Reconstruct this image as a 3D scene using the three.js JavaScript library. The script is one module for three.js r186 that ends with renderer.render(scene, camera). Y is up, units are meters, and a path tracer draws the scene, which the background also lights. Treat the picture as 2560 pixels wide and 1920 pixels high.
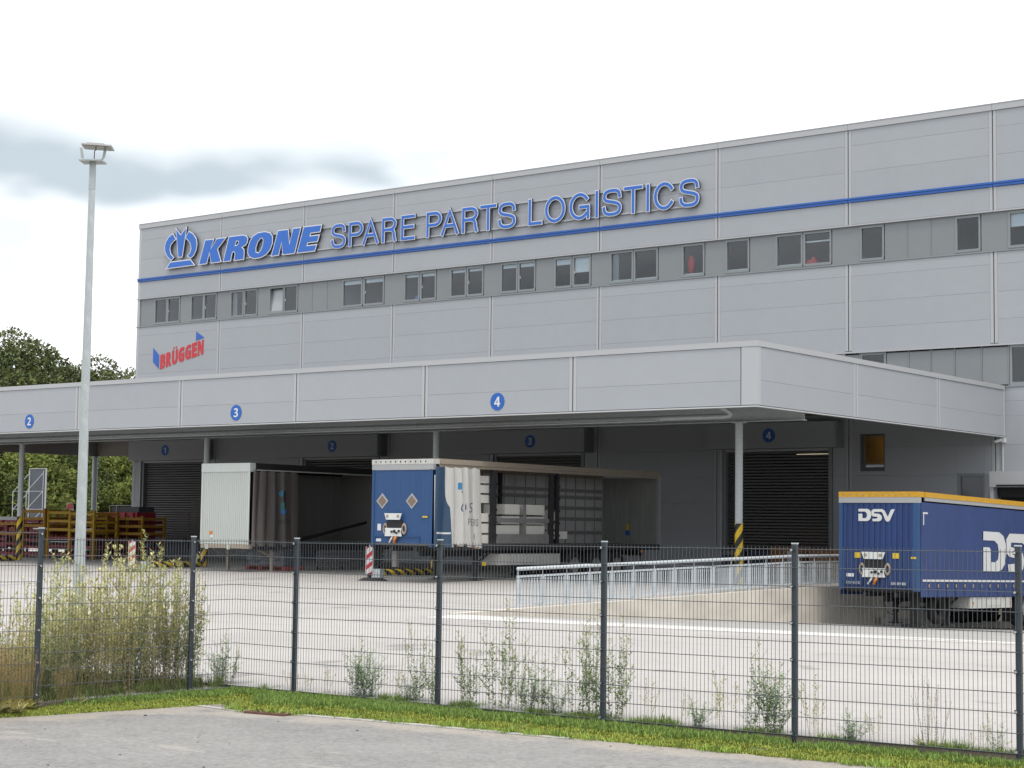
import * as THREE from 'three';
import { mergeGeometries } from 'three/addons/utils/BufferGeometryUtils.js';
import { FontLoader } from 'three/addons/loaders/FontLoader.js';

// ───────── camera, sky, sun, exposure ─────────
const scene = new THREE.Scene();
const camera = new THREE.PerspectiveCamera(24.47, 4 / 3, 0.1, 2000);
{
  const yaw = 0.6572, p = 0.0815, r = 0.0131;
  const fw = new THREE.Vector3(-Math.sin(yaw) * Math.cos(p), Math.sin(p), -Math.cos(yaw) * Math.cos(p));
  const rt = new THREE.Vector3(Math.cos(yaw), 0, -Math.sin(yaw));
  const up = new THREE.Vector3().crossVectors(rt, fw);
  const rt2 = rt.clone().multiplyScalar(Math.cos(r)).addScaledVector(up, Math.sin(r));
  const up2 = up.clone().multiplyScalar(Math.cos(r)).addScaledVector(rt, -Math.sin(r));
  camera.quaternion.setFromRotationMatrix(new THREE.Matrix4().makeBasis(rt2, up2, fw.clone().negate()));
  camera.position.set(0, 2.22, 0);
}
scene.add(camera);
const renderer = new THREE.WebGLRenderer({ antialias: true });
renderer.toneMapping = THREE.LinearToneMapping;
renderer.toneMappingExposure = 1.41;
renderer.shadowMap.enabled = true;

// seeded randomness and tileable noise
function rng(a) { return () => { a |= 0; a = a + 0x6D2B79F5 | 0; let t = Math.imul(a ^ a >>> 15, 1 | a); t = t + Math.imul(t ^ t >>> 7, 61 | t) ^ t; return ((t ^ t >>> 14) >>> 0) / 4294967296; }; }
const LAT = new Float32Array(65536); { const q = rng(7); for (let i = 0; i < 65536; i++) LAT[i] = q(); }
const hsh = (x, y, s) => LAT[(Math.imul(x, 374761393) + Math.imul(y, 668265263) + Math.imul(s, 974711) >>> 7) & 65535];
function vnoise(u, v, P, Q, s) {
  const x = Math.floor(u), y = Math.floor(v); let fx = u - x, fy = v - y; fx = fx * fx * (3 - 2 * fx); fy = fy * fy * (3 - 2 * fy);
  const x0 = ((x % P) + P) % P, x1 = (x0 + 1) % P, y0 = ((y % Q) + Q) % Q, y1 = (y0 + 1) % Q;
  const a = hsh(x0, y0, s), b = hsh(x1, y0, s), c = hsh(x0, y1, s), d = hsh(x1, y1, s);
  return a + (b - a) * fx + (c - a) * fy + (a - b - c + d) * fx * fy;
}
function fbm(u, v, P, Q, oct, s) { let t = 0, w = .5, n = 0; for (let i = 0; i < oct; i++) { t += w * vnoise(u, v, P, Q, s + i * 17); n += w; u *= 2; v *= 2; P *= 2; Q *= 2; w *= .5; } return t / n; }
const sm = (a, b, x) => { const t = Math.min(1, Math.max(0, (x - a) / (b - a))); return t * t * (3 - 2 * t); };

// bright overcast sky: thin white cloud with blue-grey thicker banks all round
{
  const W = 2560, H = 1280, d = new Float32Array(W * H * 4);
  // cloud banks all round the sky: runs of [azimuth, elevation] knots
  const runs = [[[.090, .206, .9], [.096, .200, 1], [.101, .194, 1], [.106, .189, 1], [.111, .186, 1], [.117, .186, 1], [.123, .190, .95], [.130, .193, .88], [.138, .198, .72], [.146, .205, .5]], [[.02, .25], [.035, .26], [.05, .255]], [[.20, .40], [.215, .41], [.23, .40]], [[.29, .22], [.305, .215], [.32, .23]], [[.41, .33], [.43, .34], [.45, .335]], [[.52, .20], [.535, .21], [.55, .20]], [[.63, .41], [.65, .42], [.67, .42]], [[.74, .24], [.755, .235], [.77, .25]], [[.85, .35], [.87, .36], [.89, .36]], [[.94, .20], [.955, .19], [.97, .2]]];
  const knots = runs.flat();
  for (let j = 0; j < H; j++) {
    const el = ((j + .5) / H - .5) * Math.PI, sy = Math.sin(el);
    for (let i = 0; i < W; i++) {
      const k = (j * W + i) * 4, x = i / W;
      if (el < -.02) { d[k] = .6; d[k + 1] = .6; d[k + 2] = .58; d[k + 3] = 1; continue; }
      const warp = 1.3 * (fbm(x * 60, el * 34, 60, 4096, 3, 91) - .5), fine = fbm(x * 150 + warp, el * 62 + 4 + warp, 150, 4096, 4, 31), wisp = fbm(x * 72 + 9 + warp, el * 44 + 2 + warp, 72, 4096, 4, 57);
      let b = 0, h = 0; if (el < .56) for (const [bu, be, am = .9] of knots) { let du = Math.abs(x - bu); if (du > .03) continue; const a = (du / .0062) ** 2, e = el - be + .022 * (wisp - .5); b = Math.max(b, am * Math.exp(-a * .4 - (e / (e > 0 ? .027 : .013)) ** 2)); h = Math.max(h, am * Math.exp(-a * .15 - ((e - .02) / .040) ** 2)); }
      const bank = Math.min(.95, .9 * sm(.0, 1.0, b * (.50 + .62 * fine) + .5 * (wisp - .5) * b) + .26 * h * (.3 + 1.3 * wisp)), veil = sm(.47, .72, wisp);
      const lum = .96 + .52 * Math.max(0, sy) + .22 * (fine - .5);
      const m = Math.min(1, bank + veil * .5 * (1 - bank) * sm(.26, .15, el));
      d[k] = lum * .985 * (1 - m) + m * .405; d[k + 1] = lum * (1 - m) + m * .475; d[k + 2] = lum * 1.03 * (1 - m) + m * .525; d[k + 3] = 1;
    }
  }
  const t = new THREE.DataTexture(d, W, H, THREE.RGBAFormat, THREE.FloatType);
  t.mapping = THREE.EquirectangularReflectionMapping; t.magFilter = t.minFilter = THREE.LinearFilter; t.wrapS = THREE.RepeatWrapping; t.needsUpdate = true;
  scene.background = t; scene.environment = t;
}
const sun = new THREE.DirectionalLight(0xfff3e2, 1.3);
sun.position.set(-30 + 34, 85, -40 + 24);
sun.target.position.set(-30, 0, -40); scene.add(sun, sun.target);
sun.castShadow = true; sun.shadow.radius = 20; sun.shadow.mapSize.set(2048, 2048);
Object.assign(sun.shadow.camera, { left: -70, right: 70, top: 70, bottom: -70, near: 1, far: 260 });

// ───────── textures and materials ─────────
function tex(W, H, fn, { srgb = true, rx = 1, ry = 1, wrap = true } = {}) {
  const d = new Uint8Array(W * H * 4), c = [0, 0, 0];
  for (let j = 0; j < H; j++) for (let i = 0; i < W; i++) { fn(i / W, j / H, c, i, j); const k = (j * W + i) * 4; for (let q = 0; q < 3; q++) d[k + q] = Math.max(0, Math.min(255, Math.round(c[q]))); d[k + 3] = 255; }
  const t = new THREE.DataTexture(d, W, H); t.magFilter = THREE.LinearFilter; t.minFilter = THREE.LinearMipmapLinearFilter; t.generateMipmaps = true;
  if (srgb) t.colorSpace = THREE.SRGBColorSpace; if (wrap) t.wrapS = t.wrapT = THREE.RepeatWrapping; t.repeat.set(rx, ry); t.needsUpdate = true; return t;
}
const s2 = x => 255 * (x <= .0031308 ? 12.92 * x : 1.055 * Math.pow(x, 1 / 2.4) - .055);   // linear -> sRGB byte
// a tint noise around white, to be multiplied with a colour: lo..1
function mottle(size, per, lo, seed, sx = 1, sy = 1) {
  return tex(size, size, (u, v, c) => { const n = fbm(u * per * sx, v * per * sy, per * sx, per * sy, 5, seed); const g = s2(lo + (1 - lo) * n); c[0] = c[1] = c[2] = g; }, {});
}
const rep = (t, x, y) => { const k = t.clone(); k.repeat.set(x, y); k.needsUpdate = true; return k; };
const M = {};
function mat(name, rgb, rough = .7, o = {}) { const m = new THREE.MeshStandardMaterial({ roughness: rough, metalness: o.metal || 0 }); m.color.setRGB(...rgb.map(c => c * .72)); delete o.metal; Object.assign(m, o); m.name = name; M[name] = m; return m; }
const T = {};
T.soft = mottle(512, 6, .93, 3); T.streak = mottle(512, 4, .70, 9, 8, 1); T.gritty = mottle(512, 24, .62, 21); T.grime = mottle(512, 5, .72, 77, 3, 1);
T.galv = tex(256, 256, (u, v, c) => { const n = fbm(u * 16, v * 16, 16, 16, 4, 5), m = fbm(u * 4, v * 4, 4, 4, 3, 8); const g = s2(.62 + .38 * (.55 * n + .45 * m)); c[0] = g; c[1] = g; c[2] = g; });
// facade sheets: three tones of the same paint
['a', 'b', 'c'].forEach((k, i) => mat('panel_' + k, [[.438, .468, .508], [.448, .478, .518], [.430, .460, .500]][i], .5, { map: rep(T.soft, .21 + i * .05, .33) }));
mat('trim', [.50, .52, .55], .45); mat('coping', [.50, .515, .54], .45); mat('core', [.28, .28, .285], .9);
['a', 'b'].forEach((k, i) => mat('infill_' + k, [[.262, .286, .304], [.268, .292, .309]][i], .5, { map: rep(T.soft, .3, .4) }));
mat('frame', [.275, .302, .32], .45); mat('blue_rail', [.018, .125, .50], .4);
mat('blue_face', [.022, .165, .66], .45); mat('white_rim', [.80, .82, .88], .5); mat('letter_side', [.045, .06, .12], .6);
mat('film_red', [.62, .035, .05], .5); mat('film_blue', [.025, .13, .55], .5); mat('disc_blue', [.010, .125, .52], .45); mat('digit_white', [.78, .80, .82], .5);
M.glass = new THREE.MeshPhysicalMaterial({ roughness: .03, transmission: 1, thickness: 0, ior: 1.5 }); M.glass.color.setRGB(.83, .87, .90);
mat('room', [.42, .46, .52], .95); mat('room_dark', [.30, .30, .31], .95); mat('blind', [.78, .83, .84], .8); mat('sill_white', [.75, .78, .78], .7);
mat('soffit', [.40, .41, .42], .7); mat('fascia_back', [.30, .285, .26], .7); mat('roofing', [.22, .22, .22], .9);
M.galv = mat('galv', [.66, .72, .75], .42, { map: rep(T.galv, 2, 2), metal: .2 });
mat('galv_dark', [.60, .65, .68], .42, { map: rep(T.galv, 1, 1), metal: .2 });
mat('rail_paint', [.74, .81, .86], .42, { map: rep(T.galv, 3, 3) });
mat('pole_paint', [.58, .63, .64], .5, { map: rep(T.galv, 1, 4) });
mat('fence_green', [.034, .050, .066], .45); mat('fence_wire', [.085, .10, .112], .35); mat('bolt', [.72, .72, .74], .25, { metal: .7 });
mat('black', [.012, .012, .014], .7); mat('rubber', [.02, .02, .021], .85); mat('dark_steel', [.028, .029, .034], .65);
mat('slat', [.15, .15, .155], .55); mat('leveller', [.03, .045, .09], .6);
mat('led', [.9, .85, .7], .5); M.led.emissive = new THREE.Color(1, .86, .6); M.led.emissiveIntensity = .5;
mat('wood', [.32, .17, .07], .85, { map: T.streak }); mat('carton', [.34, .17, .075], .85, { map: T.soft }); mat('paper', [.74, .75, .78], .8);
T.concrete = mottle(1024, 8, .66, 41);
mat('wall_concrete', [.85, .795, .70], .85, { map: rep(T.concrete, .12, .3) }); mat('kerb', [.56, .55, .52], .85, { map: rep(T.gritty, .5, .5) });
mat('slab', [.22, .18, .15], .9, { map: T.gritty });
// hazard stripes for sleeves and bars
T.hazard = tex(128, 128, (u, v, c) => { const s = (u - v + 2) % 1; const y = s < .5; const n = .86 + .14 * fbm(u * 10, v * 10, 10, 10, 3, 2); if (y) { c[0] = 232 * n; c[1] = 196 * n; c[2] = 30 * n; } else { c[0] = c[1] = c[2] = 26 * n; } });
mat('hazard', [1, 1, 1], .6, { map: T.hazard });
T.redwhite = tex(128, 256, (u, v, c) => { const s = (((v * 3.0 - u * .55) % 1) + 1) % 1; const n = .9 + .1 * fbm(u * 8, v * 8, 8, 8, 3, 6); if (s < .46) { c[0] = 205 * n; c[1] = 32 * n; c[2] = 48 * n; } else { c[0] = c[1] = c[2] = 232 * n; } });
mat('redwhite', [1, 1, 1], .55, { map: T.redwhite });

// ───────── helpers ─────────
const used = {};
function numbered(n) { const k = used[n] = (used[n] ?? -1) + 1; return k ? `${n}_${String(k).padStart(3, '0')}` : n; }
const OFF = new Map();
function tag(o, label, category, group, kind) { o.userData.label = label; o.userData.category = category; if (group) o.userData.group = group; if (kind) o.userData.kind = kind; return o; }
function thing(name, label, category, at = [0, 0, 0], group) {      // a group at the thing's base; geometry given in world metres
  const o = new THREE.Group(); o.name = numbered(name); o.position.set(...at); scene.add(o); OFF.set(o, at); return tag(o, label, category, group);
}
function local(name, label, category, at, turn = 0, group) { const o = thing(name, label, category, at, group); OFF.set(o, null); o.rotation.y = turn; return o; }
const flat = g => { g = g.index ? g.toNonIndexed() : g; for (const k of Object.keys(g.attributes)) if (!['position', 'normal', 'uv'].includes(k)) g.deleteAttribute(k); return g; };
function join(gs) { return Array.isArray(gs) ? (gs.length === 1 ? gs[0] : mergeGeometries(gs.map(flat))) : gs; }
function add(name, gs, m, parent, o = {}) {
  const g = join(gs), mesh = new THREE.Mesh(g, m); mesh.name = name; mesh.castShadow = mesh.receiveShadow = true;
  const off = OFF.get(parent);
  if (off) { g.translate(-off[0], -off[1], -off[2]); }
  OFF.set(mesh, off || null);
  (parent || scene).add(mesh); if (o.label) mesh.userData.label = o.label; if (o.kind) mesh.userData.kind = o.kind; return mesh;
}
function put(name, g, m, parent, x, y, z, o = {}) {                 // shared geometry placed by position (world metres)
  const mesh = new THREE.Mesh(g, m); mesh.name = name; mesh.castShadow = mesh.receiveShadow = true; const off = OFF.get(parent);
  mesh.position.set(x - (off ? off[0] : 0), y - (off ? off[1] : 0), z - (off ? off[2] : 0)); OFF.set(mesh, off ? [x, y, z] : null); parent.add(mesh);
  if (o.label) mesh.userData.label = o.label; return mesh;
}
function group(name, parent, label) { const g = new THREE.Group(); g.name = name; parent.add(g); OFF.set(g, OFF.get(parent)); if (label) g.userData.label = label; return g; }
function struct(name, g, m) { const o = new THREE.Mesh(join(g), m); o.name = numbered(name); o.userData.kind = 'structure'; o.receiveShadow = o.castShadow = true; scene.add(o); return o; }
function uvBox(g) {                                                  // uv in metres from the face normal
  const p = g.attributes.position, n = g.attributes.normal, u = g.attributes.uv;
  for (let i = 0; i < p.count; i++) { const ax = Math.abs(n.getX(i)), ay = Math.abs(n.getY(i)), az = Math.abs(n.getZ(i));
    if (ay >= ax && ay >= az) u.setXY(i, p.getX(i), p.getZ(i)); else if (ax > az) u.setXY(i, p.getZ(i), p.getY(i)); else u.setXY(i, p.getX(i), p.getY(i)); }
  return g;
}
function B(x0, x1, y0, y1, z0, z1) { const g = new THREE.BoxGeometry(Math.abs(x1 - x0), Math.abs(y1 - y0), Math.abs(z1 - z0)); g.translate((x0 + x1) / 2, (y0 + y1) / 2, (z0 + z1) / 2); return uvBox(g); }
const CH = new Map();
function cham(w, h, d, c = .012) {                                   // a sheet with chamfered front edges, front at z = d/2
  const key = [w, h, d, c].map(x => x.toFixed(3)).join(); if (CH.has(key)) return CH.get(key);
  const a = w / 2, b = h / 2, z1 = d / 2, z0 = -d / 2, P = [], quad = (...q) => { P.push(...q[0], ...q[1], ...q[2], ...q[0], ...q[2], ...q[3]); };
  const F = [[-a + c, -b + c, z1], [a - c, -b + c, z1], [a - c, b - c, z1], [-a + c, b - c, z1]], E = [[-a, -b, z1 - c], [a, -b, z1 - c], [a, b, z1 - c], [-a, b, z1 - c]], K = [[-a, -b, z0], [a, -b, z0], [a, b, z0], [-a, b, z0]];
  quad(...F); for (let i = 0; i < 4; i++) { const j = (i + 1) % 4; quad(E[i], E[j], F[j], F[i]); quad(K[i], K[j], E[j], E[i]); } quad(K[3], K[2], K[1], K[0]);
  const g = new THREE.BufferGeometry(); g.setAttribute('position', new THREE.Float32BufferAttribute(P, 3)); g.setAttribute('uv', new THREE.Float32BufferAttribute(new Float32Array(P.length / 3 * 2), 2)); g.computeVertexNormals(); uvBox(g); CH.set(key, g); return g;
}
function rod(a, b, r, seg = 10, r2 = r) {                            // cylinder from a to b
  const A = new THREE.Vector3(...a), D = new THREE.Vector3(...b).sub(A), L = D.length(), g = new THREE.CylinderGeometry(r2, r, L, seg, 1);
  const u = g.attributes.uv; for (let i = 0; i < u.count; i++) u.setXY(i, u.getX(i), u.getY(i) * L);
  g.translate(0, L / 2, 0); g.applyQuaternion(new THREE.Quaternion().setFromUnitVectors(new THREE.Vector3(0, 1, 0), D.normalize())); g.translate(...a); return g;
}
function bar(a, b, w, h) {                                           // box bar from a to b
  const A = new THREE.Vector3(...a), D = new THREE.Vector3(...b).sub(A), L = D.length(), g = uvBox(new THREE.BoxGeometry(w, h, L)); g.translate(0, 0, L / 2);
  D.normalize(); const up = Math.abs(D.y) > .98 ? new THREE.Vector3(0, 0, 1) : new THREE.Vector3(0, 1, 0); const X = new THREE.Vector3().crossVectors(up, D).normalize(), Y = new THREE.Vector3().crossVectors(D, X);
  g.applyMatrix4(new THREE.Matrix4().makeBasis(X, Y, D)); g.translate(...a); return g;
}
function tube(pts, r, seg = 24, rs = 8) { return new THREE.TubeGeometry(new THREE.CatmullRomCurve3(pts.map(p => new THREE.Vector3(...p))), seg, r, rs); }
const V2 = p => new THREE.Vector2(p[0], p[1]);
const area = P => { let s = 0; for (let i = 0; i < P.length; i++) { const a = P[i], b = P[(i + 1) % P.length]; s += a[0] * b[1] - b[0] * a[1]; } return s / 2; };
function inset(P, d) {                                               // polygon moved inwards by d (mitred)
  const s = Math.sign(area(P)), n = P.length, out = [];
  for (let i = 0; i < n; i++) {
    const a = P[(i + n - 1) % n], b = P[i], c = P[(i + 1) % n]; let e1 = [b[0] - a[0], b[1] - a[1]], e2 = [c[0] - b[0], c[1] - b[1]]; const l1 = Math.hypot(...e1), l2 = Math.hypot(...e2);
    const n1 = [-e1[1] / l1 * s, e1[0] / l1 * s], n2 = [-e2[1] / l2 * s, e2[0] / l2 * s]; let m = [n1[0] + n2[0], n1[1] + n2[1]]; const ml = Math.hypot(...m) || 1; m = [m[0] / ml, m[1] / ml];
    const k = Math.min(2.6, 1 / Math.max(.2, m[0] * n1[0] + m[1] * n1[1])); out.push([b[0] + m[0] * d * k, b[1] + m[1] * d * k]);
  }
  return out;
}
function ext(polys, z0, depth, bevel = 0) {                          // extruded polygon with holes, back at z0
  const s = new THREE.Shape(polys[0].map(V2)); for (const h of polys.slice(1)) s.holes.push(new THREE.Path(h.map(V2)));
  const g = new THREE.ExtrudeGeometry(s, { depth, bevelEnabled: bevel > 0, bevelSize: bevel, bevelThickness: bevel, bevelSegments: 1, bevelOffset: -bevel, curveSegments: 10 }); g.translate(0, 0, z0); return g;
}
function ribbon(pts, w, closed) {                                    // stroke of width w along a polyline -> [outer, hole?]
  const n = pts.length, L = [], R = [];
  for (let i = 0; i < n; i++) {
    const a = pts[closed ? (i + n - 1) % n : Math.max(0, i - 1)], b = pts[i], c = pts[closed ? (i + 1) % n : Math.min(n - 1, i + 1)];
    let d1 = [b[0] - a[0], b[1] - a[1]], d2 = [c[0] - b[0], c[1] - b[1]]; if (!Math.hypot(...d1)) d1 = d2; if (!Math.hypot(...d2)) d2 = d1;
    const l1 = Math.hypot(...d1), l2 = Math.hypot(...d2), n1 = [-d1[1] / l1, d1[0] / l1], n2 = [-d2[1] / l2, d2[0] / l2]; let m = [n1[0] + n2[0], n1[1] + n2[1]]; const ml = Math.hypot(...m); m = [m[0] / ml, m[1] / ml];
    const k = Math.min(1.9, 1 / (m[0] * n1[0] + m[1] * n1[1])) * w / 2, e = closed ? [0, 0] : i === 0 ? [-d2[0] / l2, -d2[1] / l2] : i === n - 1 ? [d1[0] / l1, d1[1] / l1] : [0, 0];
    L.push([b[0] + m[0] * k + e[0] * w / 2, b[1] + m[1] * k + e[1] * w / 2]); R.push([b[0] - m[0] * k + e[0] * w / 2, b[1] - m[1] * k + e[1] * w / 2]);
  }
  if (closed) return Math.abs(area(L)) > Math.abs(area(R)) ? [L, R] : [R, L];
  return [[...L, ...R.reverse()]];
}
function canvasMat(name, W, H, draw, rough = .6) {
  const c = document.createElement('canvas'); c.width = W; c.height = H; const x = c.getContext('2d'); draw(x, W, H);
  const t = new THREE.CanvasTexture(c); t.colorSpace = THREE.SRGBColorSpace; const m = new THREE.MeshStandardMaterial({ map: t, roughness: rough }); m.color.setScalar(.72); m.name = name; return m;
}
const font = await new FontLoader().loadAsync('fonts/droid/droid_sans_bold.typeface.json');
function textShapes(str, size) { return font.generateShapes(str, size); }
function textGeo(str, size, depth, mtx) { const g = new THREE.ExtrudeGeometry(textShapes(str, size), { depth, bevelEnabled: false, curveSegments: 6 }); g.computeBoundingBox(); const c = g.boundingBox; g.translate(-(c.min.x + c.max.x) / 2, -(c.min.y + c.max.y) / 2, 0); if (mtx) g.applyMatrix4(mtx); return g; }
const yardY = z => z > -17 ? 0 : z > -48 ? .018 * (-z - 17) : .558;
const rampY = z => .255 - .045 * (-z - 31.4);
// ───────── the setting ─────────
function sheet(x0, x1, z0, z1, nx, nz, y) {
  const P = [], U = [], I = [];
  for (let j = 0; j <= nz; j++) for (let i = 0; i <= nx; i++) { const x = x0 + (x1 - x0) * i / nx, z = z0 + (z1 - z0) * j / nz; P.push(x, y(x, z), z); U.push(x, -z); }
  for (let j = 0; j < nz; j++) for (let i = 0; i < nx; i++) { const a = j * (nx + 1) + i, b = a + 1, c = a + nx + 1, d = c + 1; if (z1 > z0) I.push(a, c, b, b, c, d); else I.push(a, b, c, b, d, c); }
  const g = new THREE.BufferGeometry(); g.setAttribute('position', new THREE.Float32BufferAttribute(P, 3)); g.setAttribute('uv', new THREE.Float32BufferAttribute(U, 2)); g.setIndex(I); g.computeVertexNormals(); return g;
}
const lerpPts = (P, t) => { if (t <= P[0][0]) return P[0][1]; for (let i = 1; i < P.length; i++) if (t <= P[i][0]) { const k = (t - P[i - 1][0]) / (P[i][0] - P[i - 1][0]); return P[i - 1][1] + k * (P[i][1] - P[i - 1][1]); } return P[P.length - 1][1]; };
const XE = [[-16.6, -17.2], [-16.2, -17.3], [-14.8, -17.55], [-13.3, -17.93], [-9, -19.2], [10, -26]];
const ZE = [[-17.4, -16.55], [-17.0, -16.25], [-16.72, -15.95], [-16.6, -15.86], [-15.72, -15.92], [-15.5, -16.2], [-13.6, -16.32], [-11.6, -16.44], [-8, -16.62], [30, -17.0]];
const wob = (a, s) => .10 * (fbm(a * 1.3 + 50, s, 4096, 64, 4, s) - .5) + .05 * (vnoise(a * 7 + 90, 3, 4096, 64, s + 3) - .5);
const dAsph = (x, z) => Math.min(x - lerpPts(XE, z) + wob(z, 5), z - lerpPts(ZE, x) + wob(x, 9));   // > 0 on the asphalt
mat('earth', [.16, .15, .08], .95, { map: rep(T.gritty, .2, .2) });
struct('ground', sheet(-900, 700, 500, -1200, 4, 4, () => -1.7), M.earth);
// concrete block paving of the yard
const TYRE = [[.12, .03, .006], [.20, .03, .006], [.33, -.05, .007], [.41, -.05, .007], [.62, .02, .006], [.70, .02, .006], [.86, -.02, .008]];
T.paver = tex(1536, 1536, (u, v, c) => {
  const X = u * 120, Y = v * 240, r = Math.floor(Y), sh = (r % 2) * .5, cx = Math.floor(X + sh), fx = X + sh - cx, fy = Y - r; const id = hsh(cx % 120, r, 77), id2 = hsh(cx % 120, r, 99);
  const j = (fx < .06 || fy < .12) ? .90 : 1; const big = fbm(u * 9, v * 9, 9, 9, 4, 61), gr = vnoise(u * 300, v * 300, 300, 300, 65); let st = 1; const tn = .35 + 1.1 * vnoise(u * 60, v * 60, 60, 60, 68); for (const [cy, am, w] of TYRE) { const q = ((v - cy - am * Math.sin(u * 6.2832)) % 1 + 1.5) % 1 - .5; st -= .085 * (Math.abs(q) > w * 3 ? 0 : Math.exp(-((q / w) ** 2))) * tn; } st -= .28 * sm(.73, .80, fbm(u * 22, v * 22, 22, 22, 3, 69));
  const b = (.466 + .022 * (id - .5) + .09 * (big - .5) + .03 * (gr - .5)) * j * st; c[0] = s2(b * 1.03); c[1] = s2(b * (.985 + .01 * id2)); c[2] = s2(b * (.945 + .02 * id2));
});
mat('paving', [1, 1, 1], .85, { map: rep(T.paver, 1 / 24, 1 / 24) });
struct('yard_paving', [sheet(-240, -25.96, -17.32, -48, 40, 20, (x, z) => yardY(z)), sheet(-240, -25.96, -48, -240, 8, 8, () => .558), sheet(-25.96, 45, -17.32, -31.4, 20, 10, (x, z) => yardY(z)), sheet(-45, -18.16, -10, -17.32, 4, 2, () => -.03)], M.paving);
mat('ramp_concrete', [.46, .45, .43], .85, { map: rep(T.concrete, .1, .1) });
struct('loading_ramp', sheet(-25.8, 14, -31.4, -63.15, 12, 24, (x, z) => rampY(z)), M.ramp_concrete);
{ // pale drainage strip across the head of the ramp
  const g = sheet(-25.6, 14, 0, 1, 40, 2, (x, z) => z); const p = g.attributes.position;
  for (let i = 0; i < p.count; i++) { const t = p.getZ(i), x = p.getX(i); const z = -30.05 - .075 * (x + 25.5) - t * 1.35; p.setY(i, (z > -31.4 ? yardY(z) : rampY(z)) + .006); p.setZ(i, z); }
  const I = g.index.array; for (let i = 0; i < I.length; i += 3) { const q = I[i + 1]; I[i + 1] = I[i + 2]; I[i + 2] = q; } g.computeVertexNormals();
  struct('drain_strip', g, mat('strip', [.84, .83, .80], .8, { map: rep(T.gritty, .6, .6) }));
}
{ // white painted lines on the paving beside the ramp
  mat('line_paint', [.78, .78, .76], .8, { map: rep(T.gritty, 1, 1) });
  const lines = [[-29.0, -33.2, -26.1, -34.3, .1], [-27.6, -33.0, -27.0, -33.25, .1], [-26.2, -34.6, -26.2, -40, .08]];
  const gs = lines.map(([x0, z0, x1, z1, w]) => { const g = bar([x0, yardY(z0) + .004, z0], [x1, yardY(z1) + .004, z1], w, .006); return g; });
  struct('painted_lines', gs, M.line_paint);
  const gs2 = []; for (const [x, z0, z1] of [[-44.2, -41.8, -44], [-53.8, -41.6, -44]]) gs2.push(bar([x, yardY(z0) + .005, z0], [x + 4.5, yardY(z0 - .1) + .005, z0 - .1], .1, .006));
  struct('bay_lines', gs2, M.line_paint);
}
// foreground asphalt
T.asphalt = tex(1792, 896, (u, v, c) => {
  const x = -22 + u * 20, z = -18 + v * 10, d = dAsph(x, z);
  const big = fbm(u * 8, v * 4, 8, 4, 5, 71), mid = fbm(u * 50, v * 25, 50, 25, 3, 72), gr = hsh(Math.floor(u * 1792), Math.floor(v * 896), 73), gr2 = vnoise(u * 500, v * 250, 500, 250, 74);
  let b = .275 + .085 * (big - .5) + .05 * (mid - .5) + .085 * (gr - .5) + .10 * (gr2 - .5); if (gr > .993) b *= .62;
  let r = b * 1.0, g = b * .99, l = b * .965;
  const sand = sm(.80, .46, d * .52 + (1 - mid) * .42 + .25 * (big - .5) + .10) * (.6 + .4 * gr2); const sb = .41 + .12 * (gr - .5) + .06 * (mid - .5);
  r += (sb * 1.03 - r) * sand; g += (sb * .94 - g) * sand; l += (sb * .83 - l) * sand;
  const scuff = sm(.70, .78, fbm(u * 26, v * 44, 26, 44, 4, 75)) * .5; r += (.44 - r) * scuff; g += (.41 - g) * scuff; l += (.37 - l) * scuff;
  const crack = Math.abs(fbm(u * 10 + 3, v * 5, 10, 5, 4, 76) - .5) < .0018 ? .75 : 1;
  c[0] = s2(r * crack); c[1] = s2(g * crack); c[2] = s2(l * crack);
});
T.asphBump = tex(512, 512, (u, v, c) => { const n = .5 * fbm(u * 120, v * 120, 120, 120, 2, 81) + .5 * hsh(Math.floor(u * 512), Math.floor(v * 512), 82); c[0] = c[1] = c[2] = 255 * n; }, { srgb: false });
mat('asphalt', [1, 1, 1], .9, { map: T.asphalt, bumpMap: rep(T.asphBump, 10, 5), bumpScale: .012 });
{
  const left = [], top = [];
  for (let z = 12; z > -16.2; z -= .12) left.push([lerpPts(XE, z) - wob(z, 5), z]);
  for (let x = -17.25; x < 30; x += .06) top.push([x, lerpPts(ZE, x) - wob(x, 9)]);
  const s = new THREE.Shape([...left, ...top, [30, 12]].map(([x, z]) => new THREE.Vector2(x, -z)));
  const g = new THREE.ShapeGeometry(s); g.rotateX(-Math.PI / 2); g.translate(0, -.12, 0);
  const p = g.attributes.position, uv = g.attributes.uv; for (let i = 0; i < p.count; i++) uv.setXY(i, (p.getX(i) + 22) / 20, (p.getZ(i) + 18) / 10);
  const n = g.attributes.normal; if (n.getY(0) < 0) { const I = g.index.array; for (let i = 0; i < I.length; i += 3) { const q = I[i + 1]; I[i + 1] = I[i + 2]; I[i + 2] = q; } g.computeVertexNormals(); }
  struct('asphalt_road', g, M.asphalt);
}
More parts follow.
